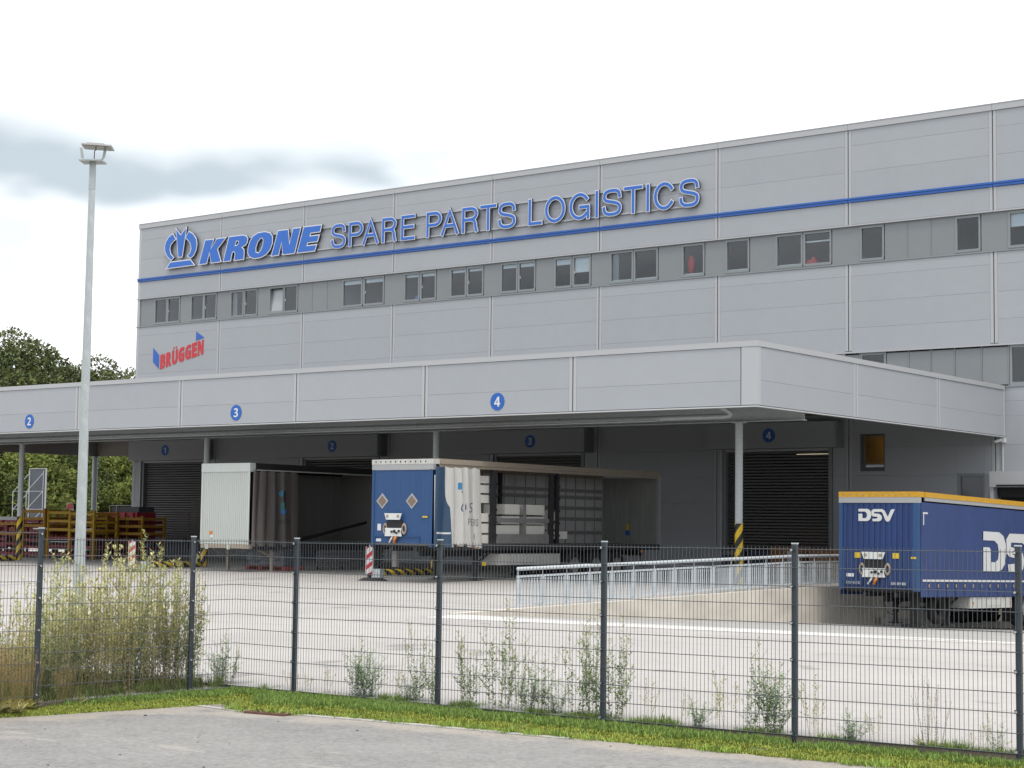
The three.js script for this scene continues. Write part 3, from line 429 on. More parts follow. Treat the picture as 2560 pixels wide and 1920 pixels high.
// ───────── loading canopy ─────────
const ZC = -44.7, CX0 = -77.5, CX1 = -25.55, CY0 = 5.83, CY1 = 7.75, COLX = [-76.0, -63.9, -52.2, -40.38, -28.07], ZCOL = -48;
const canopy = thing('loading_canopy', 'long flat loading canopy with grey panel fascia on steel columns in front of the warehouse', 'canopy', [-50, .558, -50]);
{
  const rp = rng(21), pm = () => [M.panel_a, M.panel_b, M.panel_c][Math.floor(rp() * 3)];
  const J = [CX0, -74.1, -68.1, -62.1, -56.1, -50.12, -44.1, -38.15, -32.1, -25.95];
  const rows = [[5.88, 6.6], [6.6, 7.58]];
  for (let i = 0; i + 1 < J.length; i++) { const a = J[i] + .15, b = J[i + 1] - .15; for (const [y0, y1] of rows) put('fascia_panel', cham(b - a, y1 - y0 - .003, .06, .005), pm(), canopy, (a + b) / 2, (y0 + y1) / 2, ZC - .03); }
  for (const j of J.slice(1, -1)) for (const s of [-1, 1]) put('joint_cover', cham(.125, 1.71, .03, .008), M.trim, canopy, j + s * .0825, 6.735, ZC - .008);
  put('corner_trim', cham(.52, 1.71, .04, .01), M.trim, canopy, CX1 - .26, 6.735, ZC - .006);
  const turned = g => { const k = g.clone(); k.rotateY(Math.PI / 2); return k; };
  const K = [ZC, -50.97, -57.2, ZF - .1].map((z, i) => z); const tr = turned(cham(.125, 1.71, .03, .008)); 
  for (let i = 0; i < 3; i++) { const a = K[i] - (i ? .15 : .2), b = K[i + 1] + .15; for (const [y0, y1] of rows) put('fascia_panel', turned(cham(a - b, y1 - y0 - .003, .06, .005)), pm(), canopy, CX1 - .03, (y0 + y1) / 2, (a + b) / 2); }
  for (const z of [-50.97, -57.2]) for (const s of [-1, 1]) put('joint_cover', tr, M.trim, canopy, CX1 - .008, 6.735, z + s * .0825);
  put('corner_trim', turned(cham(.2, 1.71, .04, .01)), M.trim, canopy, CX1 - .006, 6.735, ZC - .11);
  put('wall_trim', turned(cham(.14, 1.71, .04, .01)), M.trim, canopy, CX1 - .006, 6.735, ZF + .09);
  add('coping', [B(CX0 - .03, CX1 + .03, 7.585, CY1, ZC - .3, ZC + .03)], M.coping, canopy); add('coping', [B(CX1 - .3, CX1 + .028, 7.587, CY1 - .002, ZF + .08, ZC - .302)], M.coping, canopy); add('coping', B(CX0 - .03, CX0 + .3, 7.587, CY1 - .002, ZF - 2, ZC - .302), M.coping, canopy);
  add('bottom_edge', [B(CX0, CX1 + .02, 5.825, 5.862, ZC - .16, ZC + .025)], M.white_edge = mat('white_edge', [.62, .64, .66], .5), canopy); add('bottom_edge', [B(CX1 - .14, CX1 + .018, 5.827, 5.86, ZF + .08, ZC - .162)], M.white_edge, canopy);
  add('fascia_backing', [B(CX0 + .05, CX1 - .08, 5.87, 7.58, ZC - .18, ZC - .065), B(CX1 - .18, CX1 - .066, 5.87, 7.58, ZF + .08, ZC - .2)], M.core, canopy);
  add('fascia_end', [B(CX0, CX0 + .12, 5.87, 7.58, ZF - .1, ZC - .2), B(CX0 + .12, XL - .02, 5.87, 7.58, ZF - .1, ZF + .02)], M.fascia_back, canopy);
  add('roof_deck', B(CX0 + .1, CX1 - .1, 7.3, 7.42, ZF + .02, ZC - .1), M.roofing, canopy);
  // trapezoidal soffit sheet
  { const P = []; let x = CX0 + .15; while (x < CX1 - .4) { P.push([x, 6.94], [x + .1, 6.94], [x + .14, 6.87], [x + .24, 6.87]); x += .28; } const R = [...P, ...P.slice().reverse().map(([a, b]) => [a, b + .02])]; const g = ext([R], 0, ZC - ZF - .25); g.translate(0, 0, ZF + .06); add('soffit_sheet', g, M.soffit, canopy); }
  const ib = (z, y0, y1, x0, x1) => [B(x0, x1, y0, y0 + .025, z - .13, z + .13), B(x0, x1, y1 - .025, y1, z - .13, z + .13), B(x0, x1, y0 + .025, y1 - .025, z - .012, z + .012)];
  add('main_beam', ib(ZCOL, 5.62, 6.3, CX0 + .3, -25.78), M.galv_dark, canopy); add('main_beam', ib(-56, 6.55, 6.86, CX0 + .3, CX1 - .3), M.galv_dark, canopy);
  for (const x of COLX) for (const dx of [0, 6]) if (x + dx < -26) add('cross_beam', [B(x + dx - .06, x + dx + .06, 6.68, 6.86, ZF + .05, ZC - .2)], M.galv_dark, canopy);
  add('drain_pipe', [rod([CX0 + .4, 5.71, -46.5], [-27.75, 5.71, -46.5], .085, 12), tube([[-27.75, 5.71, -46.5], [-27.55, 5.72, -46.5], [-27.45, 5.78, -46.45], [-27.6, 5.95, -46.2], [-28.6, 6.3, -45.2]], .08, 20, 10)], M.galv_dark, canopy);
  for (let x = -76; x < -28; x += 2.0) add('pipe_collar', rod([x, 5.71, -46.5], [x + .06, 5.71, -46.5], .1, 12), M.galv_dark, canopy);
  add('conduit', [rod([CX0 + .4, 5.62, -46.3], [-30, 5.62, -46.3], .03, 6)], M.galv_dark, canopy);
  // columns with hazard sleeves
  COLX.forEach((x, i) => {
    const c = add('column', [rod([x, .558, ZCOL], [x, 5.6, ZCOL], .12, 24), B(x - .2, x + .2, 5.59, 5.618, ZCOL - .15, ZCOL + .15)], M.pole_paint, canopy, { label: 'round grey steel column' });
    const g = new THREE.CylinderGeometry(.128, .128, 1.9, 24, 1, true); const u = g.attributes.uv; for (let k = 0; k < u.count; k++) u.setXY(k, u.getX(k) * 2, u.getY(k) * 3.4); g.translate(x, .57 + .95, ZCOL); add('hazard_sleeve', g, M.hazard, c);
    add('base_plate', B(x - .22, x + .22, .556, .58, ZCOL - .22, ZCOL + .22), M.galv_dark, c);
  });
  add('rear_column', [rod([-77.35, .558, -62.95], [-77.35, 5.87, -62.95], .15, 16)], M.pole_paint, canopy);
  // number discs on the fascia
  const discG = new THREE.CylinderGeometry(.285, .285, .012, 36).rotateX(Math.PI / 2);
  [[-59.1, 2], [-47.12, 3], [-35.07, 4], [-71.1, 1]].forEach(([x, n]) => { const d = put('number_disc', discG, M.disc_blue, canopy, x, 6.285, ZC + .008, { label: `blue disc with the white number ${n} on the canopy fascia` }); put('digit', textGeo(String(n), .32, .008), M.digit_white, d, x, 6.285, ZC + .013); });
}
// striped crash bars on the ground at the columns
COLX.slice(1, 4).forEach((x, i) => {
  const y = yardY(-46), xb = x, c = thing('crash_bar', ['yellow and black crash bar on the ground at the column beside the stacked racks', 'yellow and black crash bar at the column beside the white-fronted swap body', 'yellow and black crash bar at the column beside the faded blue trailer'][i], 'crash bar', [xb, y, -46.4], 'crash bars at the canopy columns');
  const g = new THREE.CylinderGeometry(.115, .115, 2.6, 18, 1, false); const u = g.attributes.uv; for (let k = 0; k < u.count; k++) u.setXY(k, u.getX(k) * 2, u.getY(k) * 5.2); g.rotateX(Math.PI / 2); g.translate(xb, y + .15, -46.5); add('bar', g, M.hazard, c);
  add('bracket', [B(xb - .16, xb + .16, y - .01, y + .28, -45.18, -44.95)], M.galv, c); add('foot_plate', B(xb - .25, xb + .25, y - .02, y + .02, -45.3, -44.85), M.galv_dark, c);
});
// ───────── lettering on the facade ─────────
{
  const zl = ZF + .09, D = .09;
  const sign = thing('facade_lettering', 'row of raised blue letters with white edges and a crown emblem high on the facade', 'sign', [-55.4, 15.8, ZF]);
  const big = {"K": [[[-69.46, 15.8], [-69.0, 17.12], [-68.29, 17.11], [-68.51, 16.62], [-68.12, 17.11], [-67.34, 17.11], [-68.0, 16.52], [-67.69, 15.82], [-68.49, 15.8], [-68.64, 16.33], [-68.8, 15.8]]],
    "R": [[[-67.62, 15.8], [-67.2, 17.13], [-66.15, 17.13], [-65.87, 17.04], [-65.76, 16.89], [-65.8, 16.68], [-65.92, 16.54], [-66.16, 16.46], [-66.02, 16.35], [-66.01, 16.09], [-66.03, 15.8], [-66.79, 15.8], [-66.73, 16.17], [-66.8, 16.27], [-66.9, 16.25], [-67.0, 15.8]], [[-66.69, 16.62], [-66.62, 16.81], [-66.5, 16.80], [-66.48, 16.72], [-66.57, 16.63]]],
    "O": [[[-65.80, 16.14], [-65.77, 16.44], [-65.65, 16.74], [-65.43, 17.0], [-65.06, 17.14], [-64.54, 17.16], [-64.15, 17.05], [-63.97, 16.82], [-63.98, 16.47], [-64.13, 16.17], [-64.42, 15.91], [-64.82, 15.79], [-65.27, 15.77], [-65.64, 15.89]], [[-65.15, 16.14], [-65.17, 16.34], [-65.05, 16.62], [-64.88, 16.78], [-64.74, 16.79], [-64.68, 16.7], [-64.71, 16.46], [-64.82, 16.23], [-64.98, 16.10]]],
    "N": [[[-64.1, 15.8], [-63.63, 17.12], [-62.88, 17.12], [-62.78, 16.39], [-62.58, 17.13], [-61.98, 17.13], [-62.39, 15.8], [-63.27, 15.8], [-63.35, 16.41], [-63.52, 15.8]]],
    "E": [[[-62.28, 15.8], [-61.83, 17.14], [-60.54, 17.13], [-60.66, 16.73], [-61.31, 16.73], [-61.34, 16.64], [-60.69, 16.64], [-60.83, 16.26], [-61.5, 16.26], [-61.53, 16.17], [-60.86, 16.17], [-61.0, 15.8]]] };
  const crown = [[[-72.04, 15.78], [-71.66, 16.17], [-70.07, 16.17], [-69.69, 15.81]], [[-71.31, 17.98], [-70.9, 17.57], [-70.41, 17.97], [-70.71, 16.32], [-71.06, 16.32]],
    [[-71.59, 16.19], [-71.92, 16.44], [-72.13, 16.75], [-72.16, 17.05], [-72.07, 17.31], [-71.86, 17.53], [-71.51, 17.7], [-71.21, 17.33], [-71.45, 17.22], [-71.64, 17.05], [-71.7, 16.84], [-71.61, 16.59], [-71.35, 16.37]],
    [[-70.56, 17.34], [-70.27, 17.71], [-69.92, 17.54], [-69.67, 17.26], [-69.58, 16.92], [-69.65, 16.59], [-69.82, 16.34], [-70.07, 16.19], [-70.38, 16.36], [-70.15, 16.53], [-70.07, 16.74], [-70.14, 16.99], [-70.31, 17.17]]];
  const block = (name, polys, k, parent) => {
    const l = add(name, ext(polys, zl + k * .0015, D), M.letter_side, parent); add('white_rim', ext(polys, zl + D + k * .0015 + .0005, .012), M.white_rim, l);
    const inn = [inset(polys[0], .055), ...polys.slice(1).map(h => inset(h, -.05))]; add('blue_face', ext(inn, zl + D + .012 + .001, .012), M.blue_face, l); return l;
  };
  for (const ch of Object.keys(big)) block('letter', big[ch], 0, sign);
  crown.forEach(p => block('crown_piece', [p], 0, sign));
  // light sans-serif letters as strokes
  const cr = (pts, closed = false, n = 40) => new THREE.SplineCurve(pts.map(V2)).getPoints(n).map(p => [p.x, p.y]);
  const arc = (cx, cy, rx, ry, a0, a1, n = 28) => { const o = []; for (let i = 0; i <= n; i++) { const a = (a0 + (a1 - a0) * i / n) * Math.PI / 180; o.push([cx + rx * Math.cos(a), cy + ry * Math.sin(a)]); } return o; };
  const G = {
    S: [cr([[.98, .745], [.93, .90], [.76, .985], [.5, 1.0], [.24, .98], [.06, .89], [.02, .75], [.09, .62], [.28, .555], [.5, .515], [.74, .465], [.94, .385], [1, .25], [.94, .10], [.75, .015], [.5, 0], [.23, .02], [.05, .12], [0, .27]], false, 60)],
    P: [[[0, 0], [0, 1]], [[0.02, 1], [.55, 1], ...arc(.58, .735, .42, .265, 90, -90, 14).slice(1), [0.02, .47]]], A: [[[0, 0], [.5, 1], [1, 0]], [[.2, .36], [.8, .36]]],
    R: [[[0, 0], [0, 1]], [[0.02, 1], [.55, 1], ...arc(.56, .755, .42, .245, 90, -90, 14).slice(1), [0.02, .51]], cr([[.58, .50], [.80, .45], [.9, .3], [.92, .15], [.99, 0]], false, 12)],
    E: [[[1, 1], [0, 1], [0, 0], [1, 0]], [[0, .53], [.92, .53]]], T: [[[0, 1], [1, 1]], [[.5, 1], [.5, 0]]], L: [[[0, 1], [0, 0], [1, 0]]], I: [[[.5, 0], [.5, 1]]],
    O: [Object.assign(arc(.5, .5, .5, .5, 0, 360, 48).slice(0, -1), { closed: true })], C: [arc(.5, .5, .5, .5, 35, 325, 40)],
    G: [arc(.5, .5, .5, .5, 38, 318, 40), [[.55, .46], [.98, .46], [.98, .0]]] };
  const W = .205, w2 = .125, y0 = 15.81, y1 = 17.06;
  for (const [ch, a, b] of [["S", -59.94, -58.93], ["P", -58.75, -57.78], ["A", -57.85, -56.77], ["R", -56.59, -55.62], ["E", -55.37, -54.46], ["P", -53.79, -52.81], ["A", -52.88, -51.78], ["R", -51.62, -50.62], ["T", -50.55, -49.55], ["S", -49.48, -48.44], ["L", -47.76, -46.94], ["O", -46.83, -45.67], ["G", -45.48, -44.32], ["I", -44.1, -43.86], ["S", -43.7, -42.66], ["T", -42.58, -41.56], ["I", -41.43, -41.2], ["C", -41.03, -39.93], ["S", -39.75, -38.73]]) {
    const l = group('letter', sign), h = W / 2, sx = Math.max(.0, b - a - W), sy = y1 - y0 - W, side = [], rim = [], face = [];
    G[ch].forEach((st, k) => { const pts = st.map(([x, y]) => [ch === 'I' ? (a + b) / 2 : a + h + x * sx, y0 + h + y * sy]); const c = !!st.closed;
      side.push(ext(ribbon(pts, W, c), zl + k * .002, D)); rim.push(ext(ribbon(pts, W, c), zl + D + .001 + k * .003, .01)); face.push(ext(ribbon(pts, w2, c), zl + D + .016 + k * .002, .01)); });
    add('letter_side', side, M.letter_side, l); add('white_rim', rim, M.white_rim, l); add('blue_face', face, M.blue_face, l);
  }
  add('mounting_rail', B(-69.2, -38.9, 16.92, 16.985, ZF + .004, ZF + .085), M.trim, sign); add('mounting_rail', B(-69.3, -38.9, 15.86, 15.925, ZF + .004, ZF + .085), M.trim, sign);
}
{ // red and blue film sign on the lower left of the facade
  const s = thing('film_sign', 'red slanted lettering with two blue corner shapes on the lower left facade', 'sign', [-71, 10.4, ZF]);
  const sh = new THREE.Matrix4().set(1, 0, 0, 0, .199, 1, 0, 0, 0, 0, 1, 0, 0, 0, 0, 1);
  const word = 'BRÜGGEN', wd = [.42, .42, .46, .47, .47, .40, .46]; let x = -72.44; const sc = 3.41 / wd.reduce((a, b) => a + b);
  [...word].forEach((ch, i) => { const w = wd[i] * sc, base = ch === 'Ü' ? 'U' : ch; const g = new THREE.ExtrudeGeometry(textShapes(base, 1), { depth: .01, bevelEnabled: true, bevelSize: .055, bevelThickness: .0005, bevelSegments: 1, curveSegments: 6 }); g.computeBoundingBox(); const bb = g.boundingBox; g.translate(-bb.min.x, -bb.min.y, 0); g.scale((w - .055) / (bb.max.x - bb.min.x), .78 / (bb.max.y - bb.min.y), 1);
    const gs = [flat(g)]; if (ch === 'Ü') gs.push(flat(B(.08, .18, .84, .93, 0, .01)), flat(B(.27, .37, .84, .93, 0, .01)));
    const k = join(gs); k.applyMatrix4(sh); k.translate(x, 10.44 + .199 * (x + 72.44), ZF + .006); add('letter', k, M.film_red, s); x += w; });
  add('corner_shape', ext([[[-73.02, 11.63], [-73.02, 10.88], [-72.53, 10.47], [-72.53, 11.22]]], ZF + .005, .01), M.film_blue, s); add('corner_shape', ext([[[-69.68, 12.33], [-69.68, 11.84], [-69.04, 11.97]]], ZF + .005, .01), M.film_blue, s);
}
// ───────── trailers ─────────
mat('t_blue', [.020, .090, .26], .65, { map: rep(T.streak, .5, .25) }); mat('t_white', [.72, .72, .69], .55, { map: rep(T.streak, .6, .2) }); mat('t_beige', [.46, .40, .32], .7, { map: rep(T.gritty, .6, 3) }); mat('t_grey', [.42, .43, .44], .6, { map: rep(T.soft, 1, 1) });
mat('t_inner', [.62, .63, .63], .75, { map: rep(T.streak, .5, .5) }); mat('t_rear', [.36, .38, .36], .8, { map: rep(T.streak, .4, .4) }); mat('t_board', [.30, .295, .30], .75, { map: rep(T.streak, .2, 2) });
mat('tan', [.40, .32, .23], .7); mat('yellow', [.72, .52, .02], .55); mat('orange', [.70, .22, .01], .5); mat('d_blue', [.012, .050, .20], .65, { map: rep(T.grime, .5, .35) }); mat('d_side', [.020, .055, .215], .6, { map: rep(T.grime, .22, .4) }); mat('roof_yellow', [.80, .43, .01], .55, { map: rep(T.gritty, .3, 2) }); mat('logo_white', [.72, .74, .74], .5); mat('rim_grey', [.30, .29, .28], .55); mat('red_lamp', [.5, .04, .02], .4);
const dsvPolys = [[[383, 138], [535, 138], [578, 158], [600, 200], [606, 250], [590, 310], [560, 340], [520, 350], [383, 350], [383, 222], [440, 222], [452, 235], [452, 300], [500, 300], [525, 285], [532, 245], [522, 205], [490, 185], [383, 185]],
  [[606, 175], [640, 142], [790, 140], [830, 165], [888, 275], [935, 160], [950, 145], [1005, 142], [985, 190], [925, 330], [905, 355], [865, 355], [845, 330], [795, 205], [770, 190], [655, 190], [650, 215], [740, 225], [775, 250], [790, 290], [775, 335], [740, 352], [630, 352], [622, 310], [700, 305], [715, 290], [705, 275], [635, 268], [612, 250]]];
function wheel(parent, x, y, z, side) {
  const R = .5, w = .38, g = new THREE.LatheGeometry([[.27, -w / 2], [.40, -w / 2], [.47, -w / 2 + .03], [R, -w / 2 + .08], [R, w / 2 - .08], [.47, w / 2 - .03], [.40, w / 2], [.27, w / 2]].map(V2), 28); g.rotateZ(Math.PI / 2);
  const ty = put('wheel', g, M.rubber, parent, x, y, z); const r = new THREE.LatheGeometry([[0, .04], [.08, .05], [.10, .0], [.2, -.02], [.24, .06], [.275, .08], [.28, .10]].map(V2), 24); r.rotateZ(-side * Math.PI / 2); r.translate(side * .09, 0, 0); put('rim', r, M.rim_grey, ty, 0, 0, 0); return ty;
}
function chassis(t, L, floor, o = {}) {
  for (const s of [-1, 1]) add('frame_beam', [B(s * .5 - .06, s * .5 + .06, floor - .42, floor - .12, -L + .1, -1.5), B(s * .5 - .05, s * .5 + .05, floor - .25, floor - .12, -1.5, -.1)], M.dark_steel, t);
  const cross = []; for (let z = -.4; z > -L; z -= .9) cross.push(B(-1.2, 1.2, floor - .13, floor - .03, z - .04, z + .04)); add('cross_members', cross, M.dark_steel, t);
  for (const z of o.axles || []) { for (const s of [-1, 1]) wheel(t, s * 1.05, .5, z, s); add('axle', rod([-1, .5, z], [1, .5, z], .07, 8), M.dark_steel, t); for (const s of [-1, 1]) add('mudguard', (() => { const g = new THREE.CylinderGeometry(.58, .58, .4, 20, 1, true, Math.PI * .2, Math.PI * .6); g.rotateZ(Math.PI / 2); g.rotateX(Math.PI / 2 + Math.PI / 2); g.translate(s * 1.05, .5, z); return g; })(), M.black, t); }
  if (o.legs) for (const s of [-1, 1]) add('landing_leg', [B(s * .85 - .07, s * .85 + .07, .35, floor - .1, o.legs - .07, o.legs + .07), B(s * .85 - .05, s * .85 + .05, .04, .36, o.legs - .05, o.legs + .05), B(s * .85 - .17, s * .85 + .17, 0, .04, o.legs - .15, o.legs + .15), bar([s * .85, floor - .2, o.legs - .9], [s * .85, .55, o.legs - .06], .05, .06)], M.dark_steel, t);
  add('rear_bumper', [B(-1.2, 1.2, .42, .54, -L + .05, -L + .13), B(-.6, -.5, .5, floor - .3, -L + .06, -L + .13), B(.5, .6, .5, floor - .3, -L + .06, -L + .13)], M.rim_grey, t);
}
function coupling(t, x0, x1, y0, y1) {                // white connection box with gloves holder and reels
  const W = x1 - x0, h = y1 - y0;
  const P = [[x0 - .03, y1], [x1 + .03, y1], [x1 - .05, y1 - h * .28], [x0 + .05, y1 - h * .28]]; const flap = ext([P], 0, .03); flap.rotateX(0); flap.translate(0, 0, .10); const fl = add('connection_flap', flap, M.sill_white, t);
  add('flap_sticker', [B(x0 + .05, x0 + .15, y1 - .14, y1 - .05, .131, .134)], M.tan, fl); add('flap_sticker', [B(x1 - .17, x1 - .06, y1 - .14, y1 - .05, .131, .134)], M.tan, fl);
  add('connection_recess', B(x0 + .02, x1 - .02, y0 + h * .38, y1 - h * .30, .005, .06), M.black, t);
  const Q = [[x0 - .02, y0 + h * .36], [x1 + .02, y0 + h * .36], [x1 - .02, y0 + h * .18], [x1 + .02, y0], [x0 - .02, y0], [x0 + .02, y0 + h * .18]]; const pl = add('connection_plate', ext([Q], .08, .03), M.sill_white, t);
  for (const [dx, dy, r] of [[.42, .13, .05], [.52, .09, .035], [.62, .14, .04], [.3, .12, .035]]) add('coupling_socket', (() => { const g = new THREE.CylinderGeometry(r, r, .04, 12); g.rotateX(Math.PI / 2); g.translate(x0 + dx * W / .7, y0 + dy * h / .73 * 1.2, .125); return g; })(), M.black, pl);
  for (const x of [x0 - .05, x1 + .07]) add('cable_reel', (() => { const g = new THREE.TorusGeometry(.105, .035, 8, 20); g.scale(.7, 1.35, 1); g.translate(x, y0 + h * .32, .04); return g; })(), M.tan, t);
  add('hoses', [tube([[x0 + .3, y0 + .02, .04], [x0 + .25, y0 - .1, .1], [x0 + .15, y0 - .2, .06]], .03, 10, 6)], M.sill_white, t); add('hose', tube([[x0 + .45, y0 + .02, .04], [x0 + .42, y0 - .1, .12], [x0 + .35, y0 - .2, .06]], .045, 10, 6), M.orange, t);
}
function dots(t, y, W, n, m) { const gs = []; for (let i = 0; i < n; i++) { const g = new THREE.CylinderGeometry(.024, .024, .012, 10); g.rotateX(Math.PI / 2); g.translate(-W / 2 + .16 + (W - .45) * i / (n - 1), y, .032); gs.push(g); } const o = add('eyelets', gs, m, t); return o; }
// folded, gathered curtain at x = side plane: runs from z0 to z1, hangs from y1 to y0
function gathered(name, t, x, z0, z1, y0, y1, folds, amp, m, lean = 0, seed = 1) {
  const nz = 96, ny = 28, P = [], U = [], I = [];
  for (let j = 0; j <= ny; j++) for (let i = 0; i <= nz; i++) {
    const u = i / nz, v = j / ny, ph = 6.28 * folds * u + 1.4 * Math.sin(5 * u + seed) + .5 * Math.sin(3 * v + 7 * u), a = amp * (.45 + .55 * fbm(u * 6 + seed * 9, v * 1.5, 64, 64, 3, seed)) * (.55 + .6 * (1 - v) * .8);
    const z = z0 + (z1 - z0) * u + lean * (1 - v) * (u - .25) + .03 * Math.sin(ph * 1.3), y = y1 + (y0 - y1) * (1 - v) + .05 * (1 - v) * Math.sin(9 * u + seed) * u;
    const fl = .35 + .65 * sm(.95, .55, u); P.push(x + a * fl * Math.sin(ph), y + (v > .98 ? -.05 * Math.abs(Math.sin(14 * u)) : 0), z); U.push(u, v);
  }
  for (let j = 0; j < ny; j++) for (let i = 0; i < nz; i++) { const a = j * (nz + 1) + i, b = a + 1, c = a + nz + 1, d = c + 1; I.push(a, b, c, b, d, c); }
  const g = new THREE.BufferGeometry(); g.setAttribute('position', new THREE.Float32BufferAttribute(P, 3)); g.setAttribute('uv', new THREE.Float32BufferAttribute(U, 2)); g.setIndex(I); g.computeVertexNormals(); m.side = THREE.DoubleSide; return add(name, g, m, t);
}
// --- faded blue trailer with its curtain pushed open
{
  const L = 13.1, W = 2.55, H = 3.88, F = 1.22, zf = -42.6, gy = .49, t = local('curtain_trailer', 'faded blue trailer with its torn white curtain pushed open on white cargo', 'trailer', [-37.23, gy, zf]);
  const h = W / 2;
  const front = add('front_wall', [B(-h, h, F, H - .32, -.06, 0), B(-h, -h + .1, F - .1, H - .32, -.1, .02), B(h - .1, h, F - .1, H - .32, -.1, .02)], M.t_blue, t);
  for (const x of [-.83, .42]) { const d = add('hazard_plate', (() => { const g = B(-.178, .178, -.178, .178, 0, .012); g.rotateZ(Math.PI / 4); g.translate(x, 2.56, .002); return g; })(), M.t_grey, front); add('worn_label', (() => { const g = B(-.125, .125, -.125, .125, 0, .006); g.rotateZ(Math.PI / 4); g.translate(x, 2.56, .0145); return g; })(), mat('worn_sticker', [.30, .22, .17], .9, { map: rep(T.gritty, 3, 3) }), d); }
  add('side_marker', B(.89, 1.10, 2.04, 2.09, .021, .034), M.yellow, t); add('sticker', B(-1.02, -.87, 1.62, 1.83, .002, .007), M.paper, t); add('plate', B(-1.07, -.86, 1.27, 1.36, .002, .008), M.paper, t);
  add('lower_recess', [B(-1.1, -.62, 1.42, 1.45, .002, .03), B(.15, .75, 1.42, 1.45, .002, .03), B(-1.12, -1.09, 1.24, 1.45, .002, .03), B(.74, .77, 1.24, 1.45, .002, .03)], M.t_blue, t);
  coupling(t, -.6, .07, 1.44, 2.17);
  add('front_cap', [B(-h - .01, h + .01, H - .33, H - .15, -.12, .02)], M.t_grey, t); add('roof_band', [B(-h - .015, h + .015, H - .148, H + .01, -.3, .026)], M.t_white, t); dots(t, H - .065, W, 11, M.dark_steel);
  add('roof', (() => { const g = B(-h + .02, h - .02, H - .02, H + .03, -L, -.31); return g; })(), M.t_beige, t);
  for (const s of [-1, 1]) add('roof_rail', [B(s * h - .05, s * h + .05, H - .14, H + .008, -L, -.31), B(s * h - .02, s * h + .02, H - .24, H - .145, -L, -.31)], M.t_beige, t);
  add('floor', [B(-h + .03, h - .03, F - .06, F, -L, -.07)], M.t_board, t);
  for (const s of [-1, 1]) add('side_rail', [B(s * h - .03, s * h + .03, F - .2, F - .005, -L, -.11)], M.dark_steel, t);
  // far side: closed curtain from inside with straps, boards and posts
  add('far_curtain', B(-h + .0, -h + .015, F, H - .2, -L + .1, -.1), M.t_inner, t);
  { const seams = []; for (let z = -.7; z > -L + .3; z -= .62) seams.push(B(-h + .017, -h + .024, F, H - .2, z - .012, z + .012)); add('curtain_straps', seams, M.black, t); }
  for (const z of [-3.3, -6.6, -9.9]) add('far_post', B(-h + .03, -h + .13, F, H - .2, z - .07, z + .07), M.dark_steel, t);
  for (const y of [1.55, 2.05, 2.45, 2.85, 3.1]) add('far_board', B(-h + .035, -h + .065, y, y + .13, -L + .2, -.15), M.t_board, t);
  // near side posts and boards
  const near = (z, w) => { const p = add('side_post', [B(h - .12, h - .01, F, H - .15, z - w, z + w)], M.dark_steel, t); for (let k = 0; k < 5; k++) add('post_pocket', B(h - .10, h + .012, F + .25 + k * .42, F + .33 + k * .42, z - w - .02, z + w + .02), M.dark_steel, p); }; near(-3.15, .11); near(-6.35, .10); near(-6.72, .05);
  add('near_board', B(h - .06, h - .02, F + .02, F + .33, -6.2, -3.3), M.t_board, t); add('near_board', B(h - .06, h - .02, F + .72, F + .86, -6.2, -3.3), M.t_board, t); add('cargo_strap', B(h - .09, h - .062, F + .3, F + 1.32, -4.95, -4.8), mat('strap', [.26, .26, .27], .8), t);
  // rear doors seen from inside
  add('rear_door', [B(-h + .03, -.01, F, H - .2, -L + .03, -L + .08)], M.t_rear, t); add('rear_door', [B(.01, h - .06, F, H - .2, -L + .03, -L + .08)], M.t_rear, t); for (const s of [-1, 1]) add('rear_post', B(s * h - .07, s * h + .03, F - .1, H - .05, -L - .02, -L + .12), M.t_grey, t);
  add('rear_sticker', B(-.2, .0, F + .32, F + .5, -L + .085, -L + .09), M.film_blue, t); add('rear_sticker', B(-.16, -.04, F + .5, F + .75, -L + .085, -L + .09), M.yellow, t);
  const cloth = canvasMat('curtain_print', 1024, 1024, (x, W, H) => {
    x.fillStyle = '#d3d4d2'; x.fillRect(0, 0, W, H); const q = rng(8); for (let i = 0; i < 2600; i++) { x.fillStyle = `rgba(${90 + q() * 60},${80 + q() * 50},${60 + q() * 50},${.02 + .05 * q()})`; x.fillRect(q() * W, q() * H, 2 + q() * 5, 8 + q() * 90); }
    x.fillStyle = '#33506f'; x.beginPath(); x.moveTo(0, 0); x.lineTo(200, 0); x.bezierCurveTo(240, 150, 190, 330, 330, 520); x.lineTo(345, H); x.lineTo(0, H); x.fill(); x.fillStyle = '#dfe3e4'; x.fillRect(40, 835, 290, 22);
    x.fillStyle = '#3d86b8'; x.fillRect(520, 205, 70, 90); x.fillStyle = '#2a2c44'; x.fillRect(600, 320, 30, 110); x.fillRect(560, 310, 70, 26);
    x.fillStyle = '#33407a'; x.font = 'italic 170px sans-serif'; x.fillText('O', 530, 580); x.fillText('S', 745, 575); x.fillRect(690, 480, 14, 70); x.fillStyle = '#3a4054'; x.font = '118px sans-serif'; x.fillText('PERI', 720, 740);
    x.fillStyle = 'rgba(60,40,30,.8)'; for (let i = 0; i < 9; i++) x.fillRect(830 + q() * 60, 830 + q() * 160, 5 + q() * 8, 12 + q() * 30); x.fillStyle = 'rgba(120,60,40,.35)'; for (let i = 0; i < 60; i++) x.fillRect(350 + q() * 660, 985 + q() * 34, 10 + q() * 30, 5 + q() * 14);
  });
  gathered('gathered_curtain', t, h + .07, -.05, -2.22, F - .10, H - .2, 4.2, .10, cloth, -.26, 3);
  add('curtain_pole', rod([h + .03, F - .1, -.1], [h + .03, H - .5, -.06], .025, 8), M.sill_white, t);
  chassis(t, L, F, { axles: [-7.75, -9.05, -10.35], legs: -2.7 });
